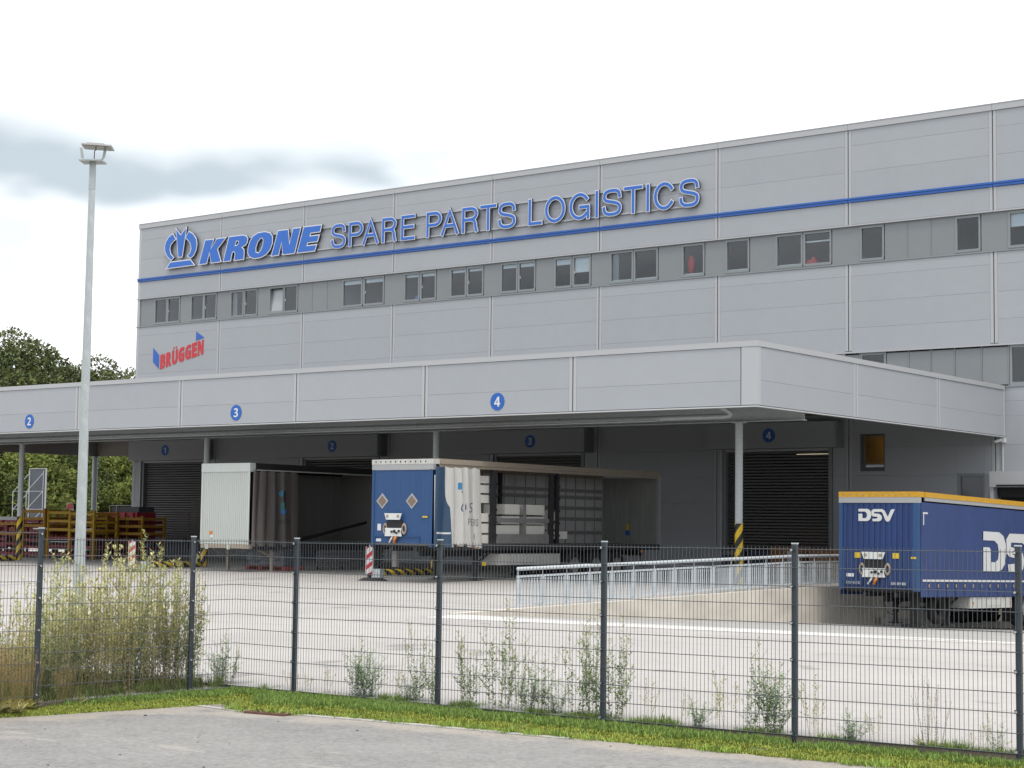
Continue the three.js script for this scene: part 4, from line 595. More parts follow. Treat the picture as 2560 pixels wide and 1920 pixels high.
  const box = add('pallet_box', B(h - .75, h - .02, .53, .90, -6.85, -3.5), M.t_white, t); add('box_print', (() => { const g = B(0, .006, -.09, .09, -.5, .5); g.translate(h - .017, .72, -5.2); return g; })(), canvasMat('box_text', 256, 64, (x, W, H) => { x.fillStyle = '#cfd0ca'; x.fillRect(0, 0, W, H); x.fillStyle = '#26324a'; x.font = 'bold 40px sans-serif'; x.fillText('KRONE', 92, 47); x.lineWidth = 6; x.strokeStyle = '#8a9a90'; x.strokeRect(40, 16, 34, 34); }), box);
  add('side_lamp', B(h - .05, h + .02, 1.02, 1.16, -2.95, -2.82), M.yellow, t); add('side_lamp', B(h - .05, h + .02, .52, .64, -2.72, -2.6), M.yellow, t); add('reflector', (() => { const g = ext([[[-.11, 0], [.11, 0], [0, .2]]], 0, .02); g.rotateY(Math.PI / 2); g.translate(h - .02, .92, -11.9); return g; })(), M.orange, t); add('mud_flap', B(.8, 1.2, .25, .85, -11.0, -10.97), M.rim_grey, t);
  add('front_skirt', [B(-1.05, -.85, .45, 1.1, -.9, -.75)], M.rim_grey, t);
  // white cargo on the bed
  mat('carton_white', [.88, .87, .82], .75, { map: rep(T.soft, 1, 1) }); const X = -37.23, q = rng(17);
  const put1 = (z0, z1, y0, y1, dx = 0, w = .85, lab) => { const o = add('white_carton', B(X + h - .16 - w + dx, X + h - .16 + dx, gy + F + y0, gy + F + y1, zf - z0, zf - z1), M.carton_white, scene); o.name = numbered('white_carton'); tag(o, lab, 'carton', 'white cartons on the open trailer'); };
  const stack = 'white carton in the tall stack behind the torn curtain', mid = 'white carton held behind the grey side boards of the open trailer', end = 'white carton jutting out past the twin dark posts on the trailer bed';
  [[.0, .30], [.34, .66], [.70, 1.0], [1.32, 1.6], [1.64, 1.92], [1.96, 2.22]].forEach(([a, b]) => put1(2.5, 3.04, a + .02, b, 0, .9, stack));
  [[3.3, 4.75, .33, .62], [4.98, 6.15, .33, .62], [3.75, 4.75, .66, .92], [4.98, 6.15, .66, .92], [3.95, 4.75, .98, 1.32], [4.98, 6.15, .98, 1.32]].forEach(([a, b, y0, y1]) => put1(a, b, y0, y1, -.03, .9, mid)); put1(3.4, 3.85, .98, 1.30, -.5, .6, mid);
  [[6.2, 7.65, .18, .44], [6.2, 7.1, .50, .74], [6.2, 6.95, .8, 1.16]].forEach(([a, b, y0, y1]) => put1(a, b, y0, y1, -.14, .9, end));
  put1(3.2, 6.2, .02, .31, -.14, .9, 'long low white carton at the bottom of the trailer load');
}
// --- swap body with off-white ribbed front, standing on legs
{
  const L = 7.6, W = 2.55, H = 3.93, F = 1.0, gy = .53, t = local('swap_body', 'off-white ribbed swap body on folding legs with a drawn grey-brown curtain', 'swap body', [-48.1, gy, -45.2]), h = W / 2;
  mat('ivory', [.60, .645, .625], .6, { map: rep(T.soft, .7, .4) }); mat('drab', [.17, .155, .15], .85);
  const rib = []; for (let i = 0; i < 24; i++) { const x = -h + .13 + i * (W - .26) / 23; rib.push(B(x - .022, x + .022, F + .12, H - .36, .002, .016)); }
  const fw = add('front_wall', [B(-h, h, F, H - .3, -.06, 0), B(-h, -h + .09, F - .02, H - .3, -.06, .025), B(h - .09, h, F - .02, H - .3, -.06, .025)], M.ivory, t); add('front_ribs', rib, M.ivory, fw);
  add('front_cap', B(-h - .01, h + .01, H - .30, H + .02, -.25, .03), M.ivory, t); add('sticker', B(-.78, -.62, 1.34, 1.46, .018, .024), M.orange, t); add('sticker', B(-.74, -.58, 1.22, 1.33, .018, .024), M.paper, t); add('bottom_sill', [B(-h, h, F - .16, F - .005, -.2, .005)], M.t_beige, t); for (const x of [-.9, .25]) add('lashing_lug', B(x - .06, x + .06, F - .2, F - .02, .006, .05), M.ivory, t);
  add('roof', B(-h, h, H - .02, H + .02, -L, -.26), M.black, t); for (const s of [-1, 1]) add('roof_rail', B(s * h - .04, s * h + .04, H - .24, H + .016, -L, -.26), M.black, t); add('rail_edge', B(h + .041, h + .05, H - .25, H - .21, -L, -.26), M.t_inner, t);
  add('floor', B(-h + .02, h - .02, F - .1, F, -L, -.07), M.dark_steel, t); for (const s of [-1, 1]) add('side_rail', B(s * h - .03, s * h + .03, F - .2, F - .005, -L, -.2), M.dark_steel, t);
  add('far_curtain', B(-h, -h + .015, F, H - .2, -L + .1, -.1), M.swap_inner = mat('swap_inner', [.26, .255, .25], .85), t); { const s = []; for (let z = -.7; z > -L + .3; z -= .62) s.push(B(-h + .017, -h + .024, F, H - .2, z - .012, z + .012)); add('curtain_straps', s, M.t_rear, t); }
  add('rear_door', B(-h + .03, h - .03, F, H - .2, -L + .03, -L + .08), M.swap_inner, t); for (const s of [-1, 1]) add('rear_post', B(s * h - .05, s * h + .02, F - .1, H - .05, -L - .02, -L + .1), M.swap_inner, t); add('tail_prop', bar([h - .3, F + .05, -2.3], [h - .3, F + .85, -6.6], .1, .1), M.black, t);
  const cloth = canvasMat('drab_print', 1024, 1024, (x, W, H) => { x.fillStyle = '#5f5a59'; x.fillRect(0, 0, W, H); const q = rng(18); for (let i = 0; i < 3000; i++) { x.fillStyle = `rgba(${30 + q() * 50},${28 + q() * 40},${28 + q() * 40},${.03 + .05 * q()})`; x.fillRect(q() * W, q() * H, 2 + q() * 6, 10 + q() * 120); }
    x.fillStyle = '#3f86a8'; x.beginPath(); x.ellipse(655, 300, 48, 40, 0, 0, 7); x.fill(); x.fillStyle = '#1d2227'; x.fillRect(690, 270, 60, 230); x.fillStyle = '#3f7c7c'; x.fillRect(640, 420, 80, 90); x.fillStyle = '#2e74b4'; x.fillRect(650, 515, 110, 62); x.fillStyle = '#26292e'; x.font = '92px sans-serif'; x.fillText('INFOS', 610, 720); });
  gathered('gathered_curtain', t, h + .06, -.1, -2.35, F - .08, H - .24, 4.5, .09, cloth, -.12, 6);
  for (const s of [-1, 1]) for (const z of [-1.3, -6.3]) add('support_leg', [B(s * (h - .12) - .045, s * (h - .12) + .045, .03, F - .18, z - .045, z + .045), B(s * (h - .12) - .1, s * (h - .12) + .1, 0, .03, z - .1, z + .1), bar([s * (h - .12), F - .2, z + .75], [s * (h - .12), .55, z + .05], .04, .05)], M.t_beige, t);
  // grey plank side guard
  const gm = mat('guard_grey', [.23, .235, .26], .6, { map: rep(T.streak, .3, 2) }); for (let k = 0; k < 5; k++) add('guard_plank', B(h - .06, h - .02, .16 + k * .165, .29 + k * .165, -7.4, -3.6), gm, t); for (const z of [-3.7, -5.0, -7.2]) add('guard_post', B(h - .10, h - .062, .05, F - .2, z - .06, z + .06), M.dark_steel, t);
  // wrapped goods on a red pallet beneath it
  const p = local('wrapped_pallet', 'dark film-wrapped goods on a red pallet beneath the swap body', 'pallet', [-47.9, yardY(-47.6), -47.6]); const red = mat('pallet_red', [.36, .07, .05], .7);
  for (const x of [-.95, -.3, .35, .95]) add('pallet_block', B(x - .09, x + .09, .03, .13, -.5, .5), red, p); for (const y of [.0, .13]) for (const z of [-.45, -.15, .15, .45]) add('pallet_board', B(-1.05, 1.05, y, y + .028, z - .07, z + .07), red, p);
  for (let k = 0; k < 3; k++) add('wrapped_sack', (() => { const g = uvBox(new THREE.BoxGeometry(1.95, .19, .95, 12, 3, 4)); const a = g.attributes.position; for (let i = 0; i < a.count; i++) a.setXYZ(i, a.getX(i) + .03 * (fbm(a.getZ(i) * 4 + 20, a.getY(i) * 9 + k, 64, 64, 2, 5) - .5), a.getY(i) + .05 * (fbm(a.getX(i) * 5 + 20, a.getZ(i) * 5 + 9, 64, 64, 2, k) - .5), a.getZ(i) + .06 * (fbm(a.getX(i) * 6 + 20, a.getY(i) * 9 + 9, 64, 64, 2, k + 3) - .5)); g.computeVertexNormals(); g.translate(0, .27 + k * .19, 0); return g; })(), mat('wrap_film', [.10, .115, .14], .35), p);
}
// --- dark blue trailer docked in the ramp
{
  const L = 13.55, W = 2.55, H = 3.92, F = 1.1, gy = rampY(-48.1), t = local('blue_trailer', 'dark blue closed curtain trailer with yellow roof edge docked at the foot of the ramp', 'trailer', [-23.42, gy + .01, -48.1]), h = W / 2; t.rotation.x = -.018;
  const cor = []; for (let i = 0; i < 13; i++) { const x = -h + .2 + i * (W - .4) / 12; cor.push(B(x - .045, x + .045, F + .06, H - .34, .0, .022)); }
  const fw = add('front_wall', [B(-h + .08, h - .08, F - .02, H - .31, -.08, -.001)], M.d_blue, t); add('front_ribs', cor, M.d_blue, fw); for (const s of [-1, 1]) add('corner_post', B(s * h - .11 * (s > 0 ? 1 : 0) - (s > 0 ? .06 : 0), s * h + (s < 0 ? .12 : 0), F - .06, H - .31, -.12, .03), M.t_blue, t);
  add('front_cap', B(-h - .01, h + .01, H - .31, H - .14, -.15, .035), M.t_grey, t); add('roof_band', B(-h - .015, h + .015, H - .138, H + .02, -.35, .04), M.roof_yellow, t); { const o = dots(t, H - .06, W, 11, M.tan); o.position.z = .012; }
  const k = (p, s, ox, oy, sx, sy) => p.map(([x, y]) => [ox + (x - 383) / 622 * sx, oy + (355 - y) / 217 * sy]);
  for (const p of dsvPolys) add('logo_letter', ext([k(p, 1, -.64, H - .86, 1.17, .37)], .024, .006), M.logo_white, t);
  coupling(t, -.46, .24, 1.42, 2.16);
  for (const x of [-.655, .565]) add('warning_label', B(x - .10, x + .10, 1.98, 2.14, .024, .03), M.yellow, t); add('side_marker', B(1.05, 1.21, 1.98, 2.04, .031, .04), M.yellow, t); add('sticker', B(-1.02, -.78, 1.42, 1.52, .024, .03), M.paper, t);
  const plate = (txt, x0, x1, y0, y1, s) => add('plate_text', (() => { const g = new THREE.PlaneGeometry(x1 - x0, y1 - y0); g.translate((x0 + x1) / 2, (y0 + y1) / 2, .036); return g; })(), canvasMat('plate', 256, 56, (x, W, H) => { x.fillStyle = '#14305c'; x.fillRect(0, 0, W, H); x.fillStyle = '#cfd4d8'; x.font = `${s}px sans-serif`; x.textAlign = 'center'; x.fillText(txt, W / 2, 42); }), t); plate('DSV 43130', -1.08, -.5, 1.18, 1.31, '44'); plate('OH 89 BK', .36, .96, 1.18, 1.31, 'bold 46');
  add('plate_backing', [B(-1.1, -.48, 1.17, 1.32, -.001, .034)], M.d_blue, t); add('plate_backing', [B(.34, .98, 1.17, 1.32, -.001, .034)], M.d_blue, t);
  // curtain side: slightly wavy sheet with piping stripe, buckles, logo
  const sheetSide = s => { const nz = 90, ny = 16, P = [], U = [], I = []; for (let j = 0; j <= ny; j++) for (let i = 0; i <= nz; i++) { const z = -.12 - (L - .15) * i / nz, y = F - .22 + (H - .28 - F + .22) * j / ny; P.push(s * (h + .012 + .034 * (fbm(z * .9 + 60, y * .6 + 4, 4096, 64, 3, 15) - .5) + .008 * Math.sin(z * 9.7)), y, z); U.push(z, y); } for (let j = 0; j < ny; j++) for (let i = 0; i < nz; i++) { const a = j * (nz + 1) + i, b = a + 1, c = a + nz + 1, d = c + 1; if (s > 0) I.push(a, b, c, b, d, c); else I.push(a, c, b, b, c, d); } const g = new THREE.BufferGeometry(); g.setAttribute('position', new THREE.Float32BufferAttribute(P, 3)); g.setAttribute('uv', new THREE.Float32BufferAttribute(U, 2)); g.setIndex(I); g.computeVertexNormals(); return g; };
  M.d_side.side = THREE.DoubleSide; const cs = add('side_curtain', sheetSide(1), M.d_side, t); add('side_curtain', sheetSide(-1), M.d_side, t);
  const side = (P, z0, d = .006) => { const g = ext([P], 0, d); g.rotateY(Math.PI / 2); g.translate(h + .026, 0, z0); return g; };
  for (const p of dsvPolys) add('logo_letter', side(k(p, 1, 0, 1.63, 5.1, 1.27), -4.62), M.logo_white, t);
  add('reflective_stripe', B(h + .022, h + .03, F + .23, F + .29, -L + .2, -.22), M.logo_white, t); add('contour_mark', [B(h + .022, h + .03, H - .62, H - .57, -.55, -.22), B(h + .022, h + .031, H - .95, H - .62, -.29, -.24)], M.logo_white, t);
  for (let i = 0; i < 20; i++) { const z = -.62 - i * .64; const b = add('strap', B(h + .022, h + .032, F - .24, F + .2, z - .022, z + .022), M.d_blue, t); add('buckle', [B(h + .033, h + .05, F + .06, F + .16, z - .03, z + .03)], M.tan, b); }
  add('roof', B(-h, h, H - .05, H + .015, -L, -.36), M.t_grey, t); for (const s of [-1, 1]) { add('roof_rail', B(s * h - .04, s * h + .04, H - .13, H + .018, -L, -.36), M.roof_yellow, t); add('rail_skirt', B(s * (h + .01) - .02, s * (h + .01) + .02, H - .24, H - .132, -L, -.36), M.t_grey, t); }
  add('floor', B(-h + .02, h - .02, F - .08, F, -L, -.09), M.dark_steel, t); add('rear_door', B(-h, h, F, H - .05, -L - .05, -L), M.d_blue, t);
  chassis(t, L, F, { axles: [-8.2, -9.5, -10.8], legs: -2.95 }); add('spare_wheel_carrier', B(-.9, .9, .42, .5, -4.4, -3.3), M.dark_steel, t); put('spare_tyre', new THREE.TorusGeometry(.36, .15, 12, 26).rotateY(Math.PI / 2), M.rubber, t, .75, .55, -2.35);
  const box = add('pallet_box', B(h - .7, h - .02, .52, .86, -7.0, -3.72), M.t_white, t); add('box_print', (() => { const g = B(0, .006, -.09, .09, -.55, .55); g.translate(h - .017, .69, -5.5); return g; })(), canvasMat('box_text2', 256, 64, (x, W, H) => { x.fillStyle = '#d2d3cf'; x.fillRect(0, 0, W, H); x.fillStyle = '#2a4d8f'; x.font = 'bold 42px sans-serif'; x.fillText('KRONE', 86, 47); x.fillRect(56, 18, 8, 30); x.fillRect(46, 18, 28, 7); }), box); for (const z of [-3.95, -6.85]) add('side_lamp', B(h - .018, h + .0, .64, .72, z - .02, z + .02), M.orange, box);
  add('hanging_hose', tube([[.2, F - .05, -.2], [.05, .75, -.25], [.15, .45, -.25], [.35, .35, -.2]], .022, 16, 6), M.black, t);
  const st = local('trailer_stand', 'black safety stand under the nose of the dark blue trailer', 'stand', [-22.62, rampY(-48.9), -48.9]); add('stand_column', [B(-.11, .11, .1, .98, -.11, .11)], M.black, st); add('stand_foot', [B(-.3, .3, 0, .1, -.3, .3)], M.black, st); add('stand_head', B(-.2, .2, .98, 1.03, -.2, .2), M.black, st);
}
// ───────── things in the yard ─────────
{ // lamp post
  const x = -20.92, z = -16.8, l = local('lamp_post', 'tall galvanised lamp post with a flat square floodlight behind the fence', 'lamp post', [x, -.03, z]);
  add('pole', [rod([0, 0, 0], [0, 7.4, 0], .088, 28, .046)], M.galv, l); add('pole_base', [rod([0, 0, 0], [0, .06, 0], .16, 20)], M.galv_dark, l);
  add('sleeve', rod([0, 7.2, 0], [0, 7.62, 0], .05, 20), M.galv_dark, l);
  const R = a => [Math.cos(a), Math.sin(a)], turn = gs => { const g = join(gs); g.rotateY(.62); return g; };
  add('head_plate', turn([B(-.17, .17, 7.615, 7.635, -.15, .15)]), M.galv_dark, l);
  for (const s of [-1, 1]) add('bracket_arm', turn([bar([s * .11, 7.63, 0], [s * .16, 7.69, .0], .04, .014), bar([s * .16, 7.69, 0], [s * .185, 7.84, .0], .04, .014)]), M.galv, l);
  const tilt = g => { g.rotateZ(-.035); g.rotateX(.0); g.rotateY(.75); g.translate(.07, 7.845, -.03); return g; };
  const hd = add('lamp_head', tilt(join([uvBox(new THREE.BoxGeometry(.44, .02, .36)), uvBox(new THREE.BoxGeometry(.26, .03, .2)).translate(-.03, .028, 0)])), mat('lamp_grey', [.55, .53, .54], .5), l);
  add('lamp_lens', tilt(B(-.17, .17, -.018, -.012, -.15, .15)), mat('lens', [.35, .36, .33], .3), hd);
  add('power_cable', tube([[.03, 7.635, 0], [.03, 7.72, 0], [.06, 7.78, .02], [.1, 7.79, .03], [.08, 7.86, .02]], .007, 20, 6), M.black, l);
}
// red and white warning beacons
[[-50.6, -43.0, .35, 'red and white warning beacon on a dark foot in front of bay 1'], [-39.02, -43.1, .2, 'red and white warning beacon at the left front corner of the faded blue trailer']].forEach(([x, z, a, lab]) => {
  const b = local('warning_beacon', lab, 'beacon', [x, yardY(z), z], a, 'warning beacons');
  const P = [[-.125, .22], [0, .12], [.125, .22], [.125, 1.1], [-.125, 1.1]]; const g = ext([P], -.015, .03); const p = g.attributes.position, u = g.attributes.uv; for (let i = 0; i < p.count; i++) u.setXY(i, p.getX(i) / .25 + .5, p.getY(i)); add('board', g, M.redwhite, b);
  add('board_edge', [B(-.14, -.126, .22, 1.11, -.02, .02), B(.126, .14, .22, 1.11, -.02, .02)], M.sill_white, b); add('tip', rod([0, 1.1, 0], [0, 1.17, 0], .025, 8), M.sill_white, b);
  const f = new THREE.CylinderGeometry(.28, .45, .1, 20); f.scale(1.25, 1, .7); f.translate(.12, .05, -.05); add('foot', f, M.rubber, b); add('socket', B(-.05, .05, .05, .24, -.04, .04), M.black, b);
});
// stacked transport racks under the canopy
mat('rack_yellow', [.60, .36, .02], .7, { map: rep(T.gritty, 1, 1) }); mat('rack_ochre', [.46, .24, .02], .75, { map: rep(T.gritty, 1, 1) }); mat('rack_red', [.27, .03, .04], .7, { map: rep(T.gritty, 1, 1) }); mat('machine_red', [.58, .022, .045], .5);
function rack(x, z, y, w, d, h, n, m0, lab, turn = 0, grp = 'steel racks stacked under the canopy') {
  const r = local('steel_rack', lab, 'rack', [x, y, z], turn, grp);
  for (const [sx, sz] of [[-1, -1], [1, -1], [-1, 1], [1, 1]]) add('post', B(sx * w / 2 - .05, sx * w / 2 + .05, 0, h + .12, sz * d / 2 - .05, sz * d / 2 + .05), m0, r);
  for (let k = 0; k < n; k++) { const m = k < n * .45 ? M.rack_red : m0; const yy = .12 + k * (h - .2) / (n - 1); for (const s of [-1, 1]) { add('rail', B(-w / 2 + .05, w / 2 - .05, yy, yy + .12, s * d / 2 - .03, s * d / 2 + .03), m, r); add('rail', B(s * w / 2 - .03, s * w / 2 + .03, yy, yy + .12, -d / 2 + .05, d / 2 - .05), m, r); } }
  return r;
}
{
  const y = .558, z = -53.2;
  rack(-70.9, z, y, 2.2, 1.3, 1.6, 4, M.rack_ochre, 'low ochre rack stack behind the striped column at the canopy edge'); rack(-71.2, z - 2, y, 2.4, 1.2, 1.45, 5, M.rack_red, 'low dark red rack stack behind the ochre one');
  rack(-68.85, z, y, 1.55, 1.3, 2.2, 7, M.rack_ochre, 'tall ochre rack stack next to the slim sign frame'); rack(-67.15, z - .1, y, 1.55, 1.3, 2.15, 6, M.rack_yellow, 'tall yellow rack stack seen left of the lamp post foot');
  rack(-65.35, z, y, 1.7, 1.3, 2.1, 6, M.rack_yellow, 'yellow rack stack right of the lamp post with a bright top rail'); rack(-63.9, z - 1.6, y, 1.7, 1.3, 1.9, 6, M.rack_ochre, 'ochre rack stack in front of the red machine');
  rack(-69.0, z - 2.2, y, 2.0, 1.2, 1.9, 5, M.rack_red, 'dark red rack stack behind the tall ochre racks'); rack(-66.6, z - 2.4, y, 2.0, 1.2, 1.8, 5, M.rack_red, 'dark red rack stack behind the yellow racks');
  for (const [x, dz, w, h, n, m, l] of [[-70.2, -4.2, 2.6, 1.7, 6, M.rack_red, 'dark red rack stack far behind the ochre racks'], [-67.4, -4.3, 2.6, 1.75, 6, M.rack_red, 'dark red rack stack far behind the yellow racks'], [-73.4, -1.0, 2.2, 1.5, 5, M.rack_red, 'dark red rack stack at the open canopy end'], [-66.2, -1.4, 1.7, 1.9, 6, M.rack_yellow, 'yellow rack stack squeezed in the middle of the group'], [-68.1, -1.3, 1.6, 1.95, 6, M.rack_ochre, 'ochre rack stack squeezed in the middle of the group']]) rack(x, z + dz, y, w, 1.2, h, n, m, l);
  const mt = thing('metal_sheet', 'bright bare metal sheet lying across the rack stacks', 'sheet', [-67.5, 1.95, z]); add('sheet_strip', B(-69.2, -64.9, 1.9, 1.96, z - .2, z + .45), M.bolt, mt); add('sheet_strip', B(-69.6, -66.4, 1.32, 1.36, z - .2, z + .5), M.galv, mt); add('sheet_strip', B(-68.0, -65.0, .98, 1.02, z - .2, z + .5), M.galv, mt);
}
{ const f = local('red_flatbed', 'long dark red flatbed wagon parked behind the steel racks', 'wagon', [-72, .558, -57.5]); add('deck', B(-6, 3.4, .95, 1.15, -1.2, 1.2), M.rack_red, f); for (const z of [1.16, -1.2]) for (let k = 0; k < 3; k++) add('side_board', B(-6, 3.4, 1.18 + k * .24, 1.4 + k * .24, z, z + .04), M.rack_red, f); for (let i = 0; i < 7; i++) add('stake', B(-5.9 + i * 1.5, -5.8 + i * 1.5, .95, 1.95, 1.21, 1.27), M.rack_red, f); for (const x of [-5, -4, 2, 3]) { const g = new THREE.TorusGeometry(.32, .13, 10, 20); g.translate(x, .45, 1.0); add('wheel', g, M.rubber, f); } add('underframe', B(-5.5, 3, .6, .94, -.5, .5), M.dark_steel, f); }
{ // red farm machine behind the racks, left of door 1
  const m = local('red_machine', 'red farm machine with a grey framed hood left of the first rolling door', 'machine', [-69.8, .558, -58.2]);
  add('body', [B(-1.3, 1.6, .75, 2.22, -1.2, 0)], M.machine_red, m); for (let i = 0; i < 5; i++) add('body_rib', B(-1.1 + i * .6, -1.02 + i * .6, .8, 2.2, .002, .07), M.machine_red, m); add('hood', B(-.4, 1.6, 2.23, 2.5, -1.1, -.1), mat('hood_grey', [.13, .13, .15], .6), m);
  add('hood_frame', [bar([-.5, 2.22, -.02], [-.5, 2.56, -.02], .03, .03), bar([-.5, 2.56, -.02], [1.6, 2.56, -.02], .03, .03), bar([.02, 2.22, -.02], [.02, 2.56, -.02], .03, .03)], M.galv, m); for (const x of [-.7, 1]) { const g = new THREE.TorusGeometry(.3, .12, 10, 22); g.translate(x, .42, -.1); add('wheel', g, M.rubber, m); }
}
{ const c = local('grey_cart', 'low grey box cart standing on the paving left of the first rolling door', 'cart', [-70.05, .558, -59.2], 0); add('box', [B(-.75, .75, .2, .72, -.35, .35)], mat('cart_grey', [.24, .225, .22], .8, { map: rep(T.soft, 1, 1) }), c); for (const x of [-.5, .5]) { const g = new THREE.CylinderGeometry(.11, .11, .06, 14); g.rotateX(Math.PI / 2); g.translate(x, .11, .3); add('castor', g, M.rubber, c); } add('lid', B(-.77, .77, .722, .76, -.37, .37), M.galv_dark, c); }
{ // back of a large sign with lattice frames
  const s = local('sign_board', 'back of a tall grey sign board held by lattice frames near the trees', 'sign', [-98.1, .3, -75]);
  for (let k = 0; k < 4; k++) add('sign_panel', B(-.85, .85, 1.0 + k * 1.12, 2.1 + k * 1.12, -.04, 0), mat('sign_grey', [.11, .125, .15], .6), s);
  add('sign_edge', [B(-.9, -.852, 1, 5.5, -.06, .02), B(.852, .92, 1, 5.5, -.06, .02), B(-.9, .92, 5.5, 5.55, -.06, .02)], M.trim, s);
  for (const x of [-.75, .7]) { add('lattice_frame', [rod([x, 0, .05], [x, 5.4, .05], .03, 6), rod([x - .9, 0, .7], [x - .9, 4.0, .7], .03, 6), ...[0, 1, 2, 3].map(k => bar([x, 1.5 + k * 1.25, .05], [x - .9, .3 + k * 1.22, .7], .035, .035)), ...[0, 1, 2, 3].map(k => bar([x, .4 + k * 1.2, .05], [x - .9, .4 + k * 1.2, .7], .03, .03))], M.galv, s); }
}
{ const s = local('red_stop_board', 'rounded red and white board raised above the rack stacks', 'sign', [-75.65, .558, -60]); const P = [[-.3, 2.3]]; for (let i = 0; i <= 16; i++) { const a = Math.PI - i / 16 * Math.PI; P.push([.3 * Math.cos(a), 2.40 + .34 * Math.sin(a)]); } P.push([.3, 2.3]); add('board', ext([P], -.01, .02), M.sill_white, s); add('red_field', ext([inset(P.map(([x, y]) => [x, Math.max(y, 2.36)]), .03)], .011, .006), mat('sign_red', [.55, .015, .02], .5), s); add('post', rod([0, 0, -.03], [0, 2.4, -.03], .03, 8), M.galv, s); }
{ // red and white barrier in the far left
  const b = local('barrier', 'red and white barrier railing far left beyond the racks', 'barrier', [-86, .558, -60]); add('top_board', B(-7, 2.5, 2.35, 2.46, -.03, .03), mat('barrier_red', [.45, .03, .04], .6), b); add('lower_board', B(-7, 2.5, 1.85, 1.95, -.03, .03), M.sill_white, b); for (let i = 0; i < 10; i++) add('upright', B(-7 + i, -6.93 + i, 0, 2.34, -.03, .03), M.barrier_red, b);
  const w = local('white_beam', 'pale horizontal beam lying over the low racks at the left', 'beam', [-70.95, 2.32, -52.9]); add('beam_flange', [B(-1.6, 1.05, 0, .06, -.08, .08)], M.trim, w); add('beam_web', B(-1.6, 1.05, .06, .16, -.015, .015), M.trim, w);
}
// cartons at the edge of bay 4
[[-32.9, 1.35, .9, .62, 'brown carton with a white label at the right edge of bay 4'], [-31.35, 1.1, .8, .58, 'plain brown carton standing right of the labelled carton at bay 4']].forEach(([x, w, d, h, lab], i) => { const c = local('brown_carton', lab, 'carton', [x - .6, .558, -61.2], 0); add('carton_pallet', [B(-w / 2, w / 2, .0, .14, -d / 2, d / 2), B(-w / 2 - .01, w / 2 + .01, .142, .165, -d / 2, d / 2)], M.wood, c); add('carton_body', B(-w / 2 + .02, w / 2 - .02, .17, .17 + h + .3, -d / 2 + .02, d / 2 - .02), M.carton, c); if (!i) add('carton_label', B(.1, .42, .55, .95, d / 2 - .018, d / 2 - .012), M.paper, c); add('tape', B(-.03, .03, .18, .17 + h + .3, d / 2 - .018, d / 2 - .014), M.tan, c); });
{ // low dark equipment box behind the left fence return
  const c = local('equipment_box', 'low black equipment box with a curved silver-edged lid behind the left fence', 'equipment', [-21.6, -.03, -15.75], .25);
  const P = []; for (let i = 0; i <= 14; i++) { const u = i / 14; P.push([-.95 + 1.9 * u, .52 + .085 * Math.sin(Math.PI * Math.pow(u, .6))]); } const lid = [...P, [.95, .5], [-.95, .5]]; add('lid', ext([lid], -.4, .8), M.galv_dark, c); add('body', B(-.93, .93, .18, .5, -.38, .38), mat('gloss_black', [.02, .025, .035], .25), c); add('trim_strip', B(-.95, .3, .40, .45, .382, .395), M.bolt, c); for (const x of [-.1, .12]) add('lid_clamp', [B(x - .07, x + .07, .58, .66, -.05, .05)], M.black, c); for (const x of [-.6, .6]) { const g = new THREE.CylinderGeometry(.16, .16, .1, 16); g.rotateX(Math.PI / 2); g.translate(x, .16, .34); add('wheel', g, M.rubber, c); }
}
